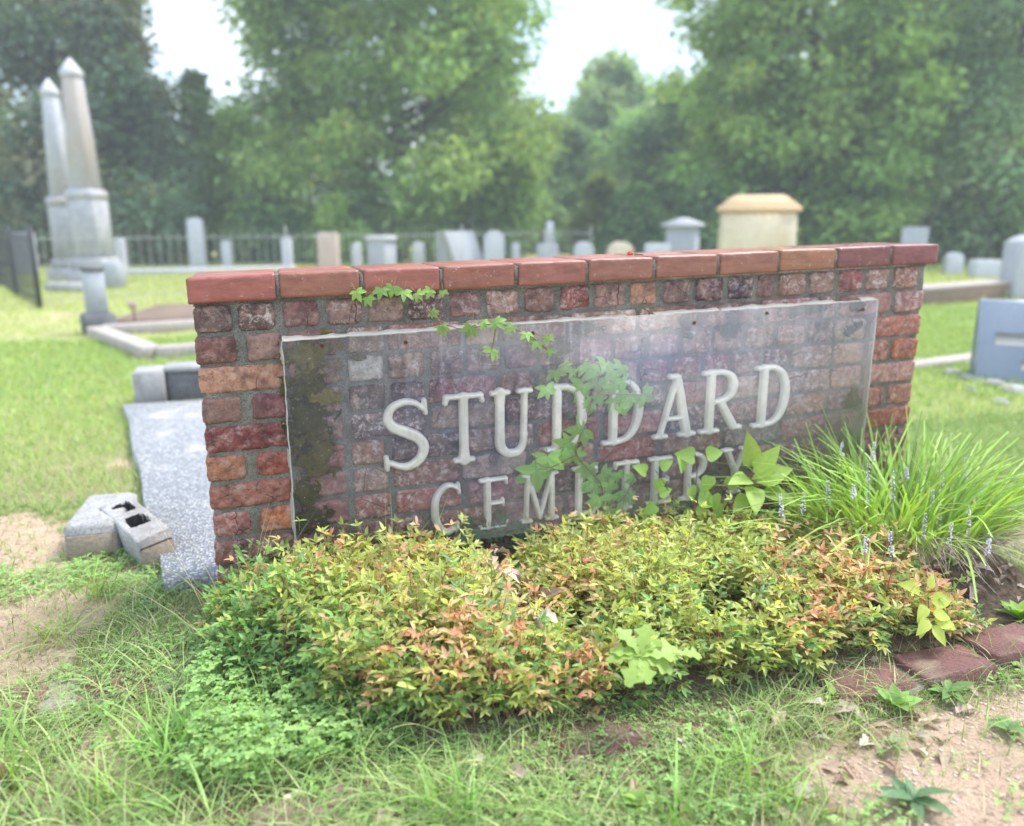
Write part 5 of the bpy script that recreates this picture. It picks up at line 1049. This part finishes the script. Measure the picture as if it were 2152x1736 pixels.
# fences
def fence(a, b2, H, sp, label, mat, posts=3, rw=.02, rails=(.12, .88), pr=.008, finial=True, postr=.022, gh=None):
    a = np.array(a[:2], float); b2 = np.array(b2[:2], float); L_ = np.hypot(*(b2 - a)); d = (b2 - a) / L_; o = empty('iron_fence', (*((a + b2) / 2), 0), label, 'fence')
    n_ = int(L_ / sp); mb = MB()
    for i in range(n_ + 1):
        q = a + d * (i * sp); P_ = np.array([[q[0], q[1], -.02], [q[0], q[1], H * .94], [q[0], q[1], H]]); mb.add(*tube(P_, [pr, pr, .001], 5))
    mb.build('pickets', mat, o)
    for r_ in rails: rb = MB(); strip(rb, a, b2, rw, H * r_, rw * 1.2, .003); rb.build('rail', mat, o)
    for i in range(posts): q = a + (b2 - a) * i / (posts - 1); V, Fq = box(q[0], q[1], -.03, postr * 2, postr * 2, H * 1.08, .004, math.atan2(d[1], d[0])); mk('post', V, Fq, mat, o)
fence((-2.65, 9.38), (-6.2, 19.0), 1.0, .15, 'black iron picket fence running away along the left edge', m_iron, 5, postr=.03, pr=.006)
fence((-2.65, 9.38), (6.8, 13.6), 1.0, .13, 'thin grey picket fence crossing behind the sign wall', m_greyiron, 4, .009, pr=.004, postr=.010)
fence(dpos(700, 24), dpos(990, 20), 1.22, .16, 'dark wire fence with pointed pickets beyond the grey block headstone', m_iron, 3, pr=.009)
# flowers dabs
def flowers(p, label, n_, col, rad, seed, h=.12):
    rs = RS(seed); mb = MB()
    for i in range(n_):
        a_ = rs.uniform(0, 6.28); r_ = rad * math.sqrt(rs.rand()); c0 = np.array([p[0] + r_ * math.cos(a_), p[1] + r_ * math.sin(a_), rs.uniform(.03, h)])
        mb.add(*tube(np.array([[c0[0], c0[1], 0], c0]), .003, 3), (.1, .2, .04)); V, Fq = box(c0[0], c0[1], c0[2], .03, .03, .022, .008, a_); mb.add(V, Fq, np.array(col) * rs.uniform(.8, 1.2))
    prop(mb.build('flower_patch', m_flower, None), label, 'flowers', kind='stuff')
flowers(dpos(500, 17.5), 'orange and yellow flowers beyond the fence right of the obelisks', 90, (.75, .50, .05), .8, 1)
flowers(dpos(610, 18.5), 'bright yellow flowers beyond the middle of the fence', 70, (.75, .68, .06), .7, 2)
flowers(dpos(868, 17.5), 'yellow flower bunch beside the grey block headstone', 30, (.75, .70, .08), .2, 3, .75)
flowers(dpos(1968, 11.5), 'yellow wildflowers above the plot wall', 60, (.7, .6, .08), 1.4, 4)
flowers(dpos(1150, 26), 'salmon flowers at the foot of the spire stone', 26, (.75, .35, .22), .25, 5, .45)
q = W(np.array([[1.222, .05, .070]]))[0]; mb = MB()
V, Fq = box(q[0], q[1], q[2], .022, .014, .012, .005, .3); mb.add(V, Fq, (.65, .10, .03)); V, Fq = box(q[0] + .03, q[1] + .004, q[2], .028, .01, .007, .003, -.3); mb.add(V, Fq, (.30, .18, .10)); prop(mb.build('red_berry_scrap', m_flower, None), 'tiny red and brown plant scrap lying on the coping', 'plant scrap')

# ------------------------------------------------------------------ trees
card = (np.array([(-.5, 0, 0), (-.15, .5, .06), (0, 1, -.05), (.5, .1, 0), (.2, .55, .06)]) , np.array([(0, 3, 4, 1)]))
spray = leaf_t(lambda a: .24 * math.sin(math.pi * a ** .8) + .01, 3, .3, .35)
def tree(u, depth, H, Wd, prof, label, name, seed, cols, nclump, nleaf, ls, rc, flat=.55, up=.4, group=None, base=.3, trunkr=None, dark=.0):
    rs = RS(seed); p = dpos(u, depth); x0, y0 = p[:2]; o = empty(name, (x0, y0, 0), label, 'tree', group)
    tr_ = trunkr or Wd * .028; tk = MB(); tp = smoothpath([(x0, y0, -.1), (x0 + rs.normal(0, .1), y0, H * .3), (x0 + rs.normal(0, .2), y0, H * .65), (x0, y0, H * .97)], 5)
    tk.add(*tube(tp, np.linspace(tr_, tr_ * .12, len(tp)), 8))
    hs = base + (H - base) * (np.arange(nclump) + rs.rand(nclump)) / nclump; rs.shuffle(hs); az = rs.uniform(0, 2 * np.pi, nclump); rf = rs.uniform(.25, 1, nclump) ** .55
    R_ = np.array([prof(h / H) for h in hs]) * Wd / 2; R_ = R_ * (1 + .18 * np.sin(az * 3 + seed)); cr_ = rc * (.55 + .7 * rs.rand(nclump)) * (.5 + .5 * np.clip(R_ / (Wd / 2), .2, 1))
    cen = np.stack([x0 + np.cos(az) * np.maximum(R_ - cr_ * .6, .05) * rf, y0 + np.sin(az) * np.maximum(R_ - cr_ * .6, .05) * rf, hs], 1)
    for i in rs.permutation(nclump)[:min(nclump, 60)]:
        a_ = np.array([x0, y0, max(.3, hs[i] - .25 * R_[i] - .2)]); pth = smoothpath([a_, (a_ + cen[i]) / 2 + [0, 0, -.1], cen[i]], 3); tk.add(*tube(pth, np.linspace(tr_ * .28, .015, len(pth)), 5))
    k = nleaf // nclump; d = unit(rs.normal(0, 1, (nclump, k, 3))); d[..., 2] += up * .3; rad = rs.rand(nclump, k, 1) ** .4 * (1 + .2 * rs.normal(0, 1, (nclump, k, 1)))
    P = cen[:, None, :] + d * rad * cr_[:, None, None] * np.array([1, 1, flat]); P[..., 2] = np.maximum(P[..., 2], .08)
    D = d * np.array([1, 1, .5]) + rs.normal(0, .45, d.shape) + np.array([0, 0, -.1]); Nn = d * .6 + np.array([0, 0, .8]) + rs.normal(0, .45, d.shape)
    ci = rs.randint(len(cols), size=nclump); base_c = np.array(cols)[ci] * rs.uniform(.75, 1.25, (nclump, 1)); cc = base_c[:, None, :] * rs.uniform(.75, 1.3, (nclump, k, 1))
    P, D, Nn, cc = [a_.reshape(-1, 3) for a_ in (P, D, Nn, cc)]; fo = MB(); scatter(spray, P, frames(D, Nn), rs.uniform(.7, 1.3, len(P)) * ls, np.clip(cc, 0, .6), fo)
    fo.build('crown', m_tree, o); tk.build('trunk', m_bark, o)
full = lambda t: (min(1, (t + .06) / .16) ** .5) * (1 - max(0, t - .35) / .65) ** .55 if t < 1 else 0.05
colm = lambda t: (min(1, (t + .1) / .2) ** .5) * (1 - max(0, t - .55) / .45 * .75) ** .7 if t < 1 else 0.05
cone = lambda t: (min(1, (t + .05) / .12) ** .6) * max(.04, 1 - t) ** .75
cylp = lambda t: (min(1, (t + .08) / .14) ** .5) * (1 - .12 * t) * (1 if t < .85 else max(.1, (1 - t) / .15) ** .5)
rnd = lambda t: math.sqrt(max(.01, 1 - (2 * min(max(t, .12), 1) - 1.05) ** 2))
magp = lambda t: (min(1, (t + .06) / .14) ** .5) * max(.05, 1 - .95 * max(0, t - .12)) * (1 if t < .9 else .6)
cedp = lambda t: (min(1, (t + .08) / .14) ** .5) * (1 - .25 * max(0, t - .1)) * (1 if t < .75 else max(.05, (1 - t) / .25) ** .6)
CED = [(0.225, 0.386, 0.097), (0.29, 0.463, 0.116), (0.354, 0.511, 0.136), (0.161, 0.278, 0.097)]
MAG = [(0.122, 0.22, 0.131), (0.175, 0.254, 0.16), (0.263, 0.304, 0.206), (0.096, 0.169, 0.112), (0.35, 0.355, 0.263)]
PAL = [(0.262, 0.429, 0.217), (0.324, 0.49, 0.285), (0.216, 0.355, 0.168), (0.401, 0.534, 0.301)]
FOR = [(0.181, 0.336, 0.15), (0.236, 0.403, 0.172), (0.145, 0.253, 0.13), (0.31, 0.455, 0.193)]
tree(195, 24, 14.5, 8.4, magp, 'big dark blue green magnolia behind the obelisks', 'magnolia_tree', 601, MAG, 210, 42000, .26, 1.15, .8)
tree(850, 26, 15.5, 10.6, cylp, 'huge bright green cedar filling the middle of the background', 'cedar_tree', 602, CED, 420, 92000, .23, 1.15, .7)
tree(1665, 24, 15, 8.0, cylp, 'tall layered green cedar behind the tan monument', 'cedar_tree', 603, CED, 300, 66000, .24, 1.1, .5)
tree(2090, 22, 12.5, 5.6, colm, 'pale grey green tree at the right edge', 'pale_tree', 604, PAL, 170, 34000, .22, .95, .7)
tree(1275, 40, 8.7, 5.0, rnd, 'distant round-topped tree in the gap between the two cedars', 'deciduous_tree', 605, PAL, 90, 16000, .3, 1.1, .8)
tree(440, 25, 5.4, 2.9, cone, 'slim bright young cedar between the magnolia and the big cedar', 'young_cedar', 606, [(.28, .42, .12), (.22, .34, .1)], 50, 8000, .2, .55, .7)
tree(1165, 34, 5.0, 5.4, rnd, 'bushy green tree left of the gap', 'deciduous_tree', 607, FOR, 70, 13000, .26, 1.0, .8)
tree(1410, 32, 6.2, 5.0, rnd, 'dark bushy tree at the left foot of the layered cedar', 'deciduous_tree', 608, FOR, 70, 13000, .26, 1.0, .8)
tree(1860, 30, 12.5, 6.5, full, 'tall green tree between the layered cedar and the pale tree', 'deciduous_tree', 609, CED[:2] + PAL[:2], 130, 24000, .28, 1.2, .7)
rs = RS(23)
for i_, (u, dp, H_, Wd_, lab) in enumerate([(-60, 34, 7.5, 8, 'dark tree beyond the left edge behind the magnolia'), (300, 40, 6.5, 8, 'low dark tree behind the right side of the magnolia'), (500, 38, 5.6, 7, 'dark bushy tree behind the slim young cedar'), (640, 42, 7, 8, 'forest tree behind the left side of the big cedar'), (980, 40, 7.6, 7, 'forest tree behind the right side of the big cedar'), (1195, 55, 6.4, 8, 'far low tree seen at the bottom of the sky gap'), (1370, 46, 7.0, 5, 'far tree right of the round-topped one'),
                                            (1540, 38, 9.5, 6.5, 'forest tree behind the gabled headstone'), (1760, 38, 11, 9, 'forest tree behind the tan monument at its right'), (1990, 34, 10.5, 8, 'dense forest tree above the right end of the wall'), (2200, 30, 9, 8, 'dense tree at the far right edge'), (2330, 26, 9, 8, 'tree just outside the right edge')]):
    tree(u, dp, H_, Wd_, full, lab, 'forest_tree', 620 + i_, FOR, 60, 10000, .36, 1.7, .8, group='trees closing the far side of the cemetery')
for i_, (u, dp, H_, Wd_, c_, lab) in enumerate([(720, 22, 1.5, 2.6, 0, 'low spreading lit bush under the big cedar'), (560, 24, 1.6, 2.8, 1, 'dark low bush under the left of the big cedar'), (905, 23, 1.9, 2.4, 0, 'bright drooping bush at the right foot of the big cedar'), (1260, 26, 2.2, 2.2, 2, 'yellow green bush below the sky gap'), (1330, 25, 1.9, 2.2, 1, 'round green bush left of the gabled headstone'), (1480, 22, 1.9, 2.4, 1, 'dark bush left of the tan monument'), (1740, 22, 1.8, 2.6, 1, 'dark bush right of the tan monument'), (1840, 21, 1.5, 2.2, 0, 'green bush above the right part of the coping'), (1990, 20, 1.3, 2.0, 1, 'bush behind the small pale headstone'), (2080, 19, 1.4, 1.8, 0, 'bright bush left of the dark headstone'), (330, 28, 1.6, 4, 1, 'dark hedge-like bush under the magnolia'), (1120, 30, 2.0, 4, 1, 'dark undergrowth bush behind the spire stone')]):
    dp, H_ = max(dp, 22.5), H_ * 1.1
    tree(u, dp, H_, Wd_, full, lab, 'bush', 660 + i_, [CED, FOR, [(.2, .28, .06), (.14, .2, .05)]][c_], 26, 5200, .2, .55, .8, base=.1, trunkr=.05)

# longer grass over the clover and along the bed front
grassfield(9000, (-.6, .75), (-1.0, -.05), 331, 'long grass blades growing through the clover mat', 'grass', (.07, .18), (.0028, .0055), GC, lambda x, y: (1 - sst(.8, 1.25, np.hypot((x + .02) / .5, (y + .52) / .40))) * .42 * sst(.35, .6, fbm(x * 9, y * 9, 57, 3)), nseg=6, lean=(.1, .8), droop=(.2, 1.1))
grassfield(9000, (.3, 2.4), (-1.1, -.74), 332, 'thin grass blades along the front of the edging', 'grass', (.04, .11), (.0014, .003), GC, lambda x, y: np.where((x > .55) & (x < .9) | (x > 1.25), .2, .8) * sst(.35, .6, fbm(x * 8, y * 8, 58, 3)), nseg=5, lean=(.1, .7), droop=(.2, 1.0))

# ------------------------------------------------------------------ humid summer air
V, Fq = box(30, 60, -1.2, 300, 200, 40)
m_haze = bpy.data.materials.new('humid_air'); m_haze.use_nodes = True; n = m_haze.node_tree.nodes; l = m_haze.node_tree.links; n.remove(n['Principled BSDF'])
pvl = n.new('ShaderNodeVolumePrincipled'); pvl.inputs['Color'].default_value = (.86, .92, 1, 1); pvl.inputs['Density'].default_value = .0046; l.new(pvl.outputs[0], n['Material Output'].inputs['Volume'])
hz = mk('haze', V, Fq, m_haze); prop(hz, 'pale humid summer air over the whole cemetery', 'haze', kind='stuff')

deadleaves('leaf_litter', 'small dead leaves and crumbs lying on the edging bricks', 1.75, -.76, .55, .05, 90, 96, .004, (.012, .03))
grassfield(5000, (.5, 2.4), (-.85, -.72), 333, 'dry grass stems fallen over the edging bricks', 'dry_grass', (.03, .08), (.0008, .0015), [(.5, .42, .28), (.4, .32, .2)], lambda x, y: .5 + 0 * x, m_dry, 4, (.9, 1.6), (.1, .4))
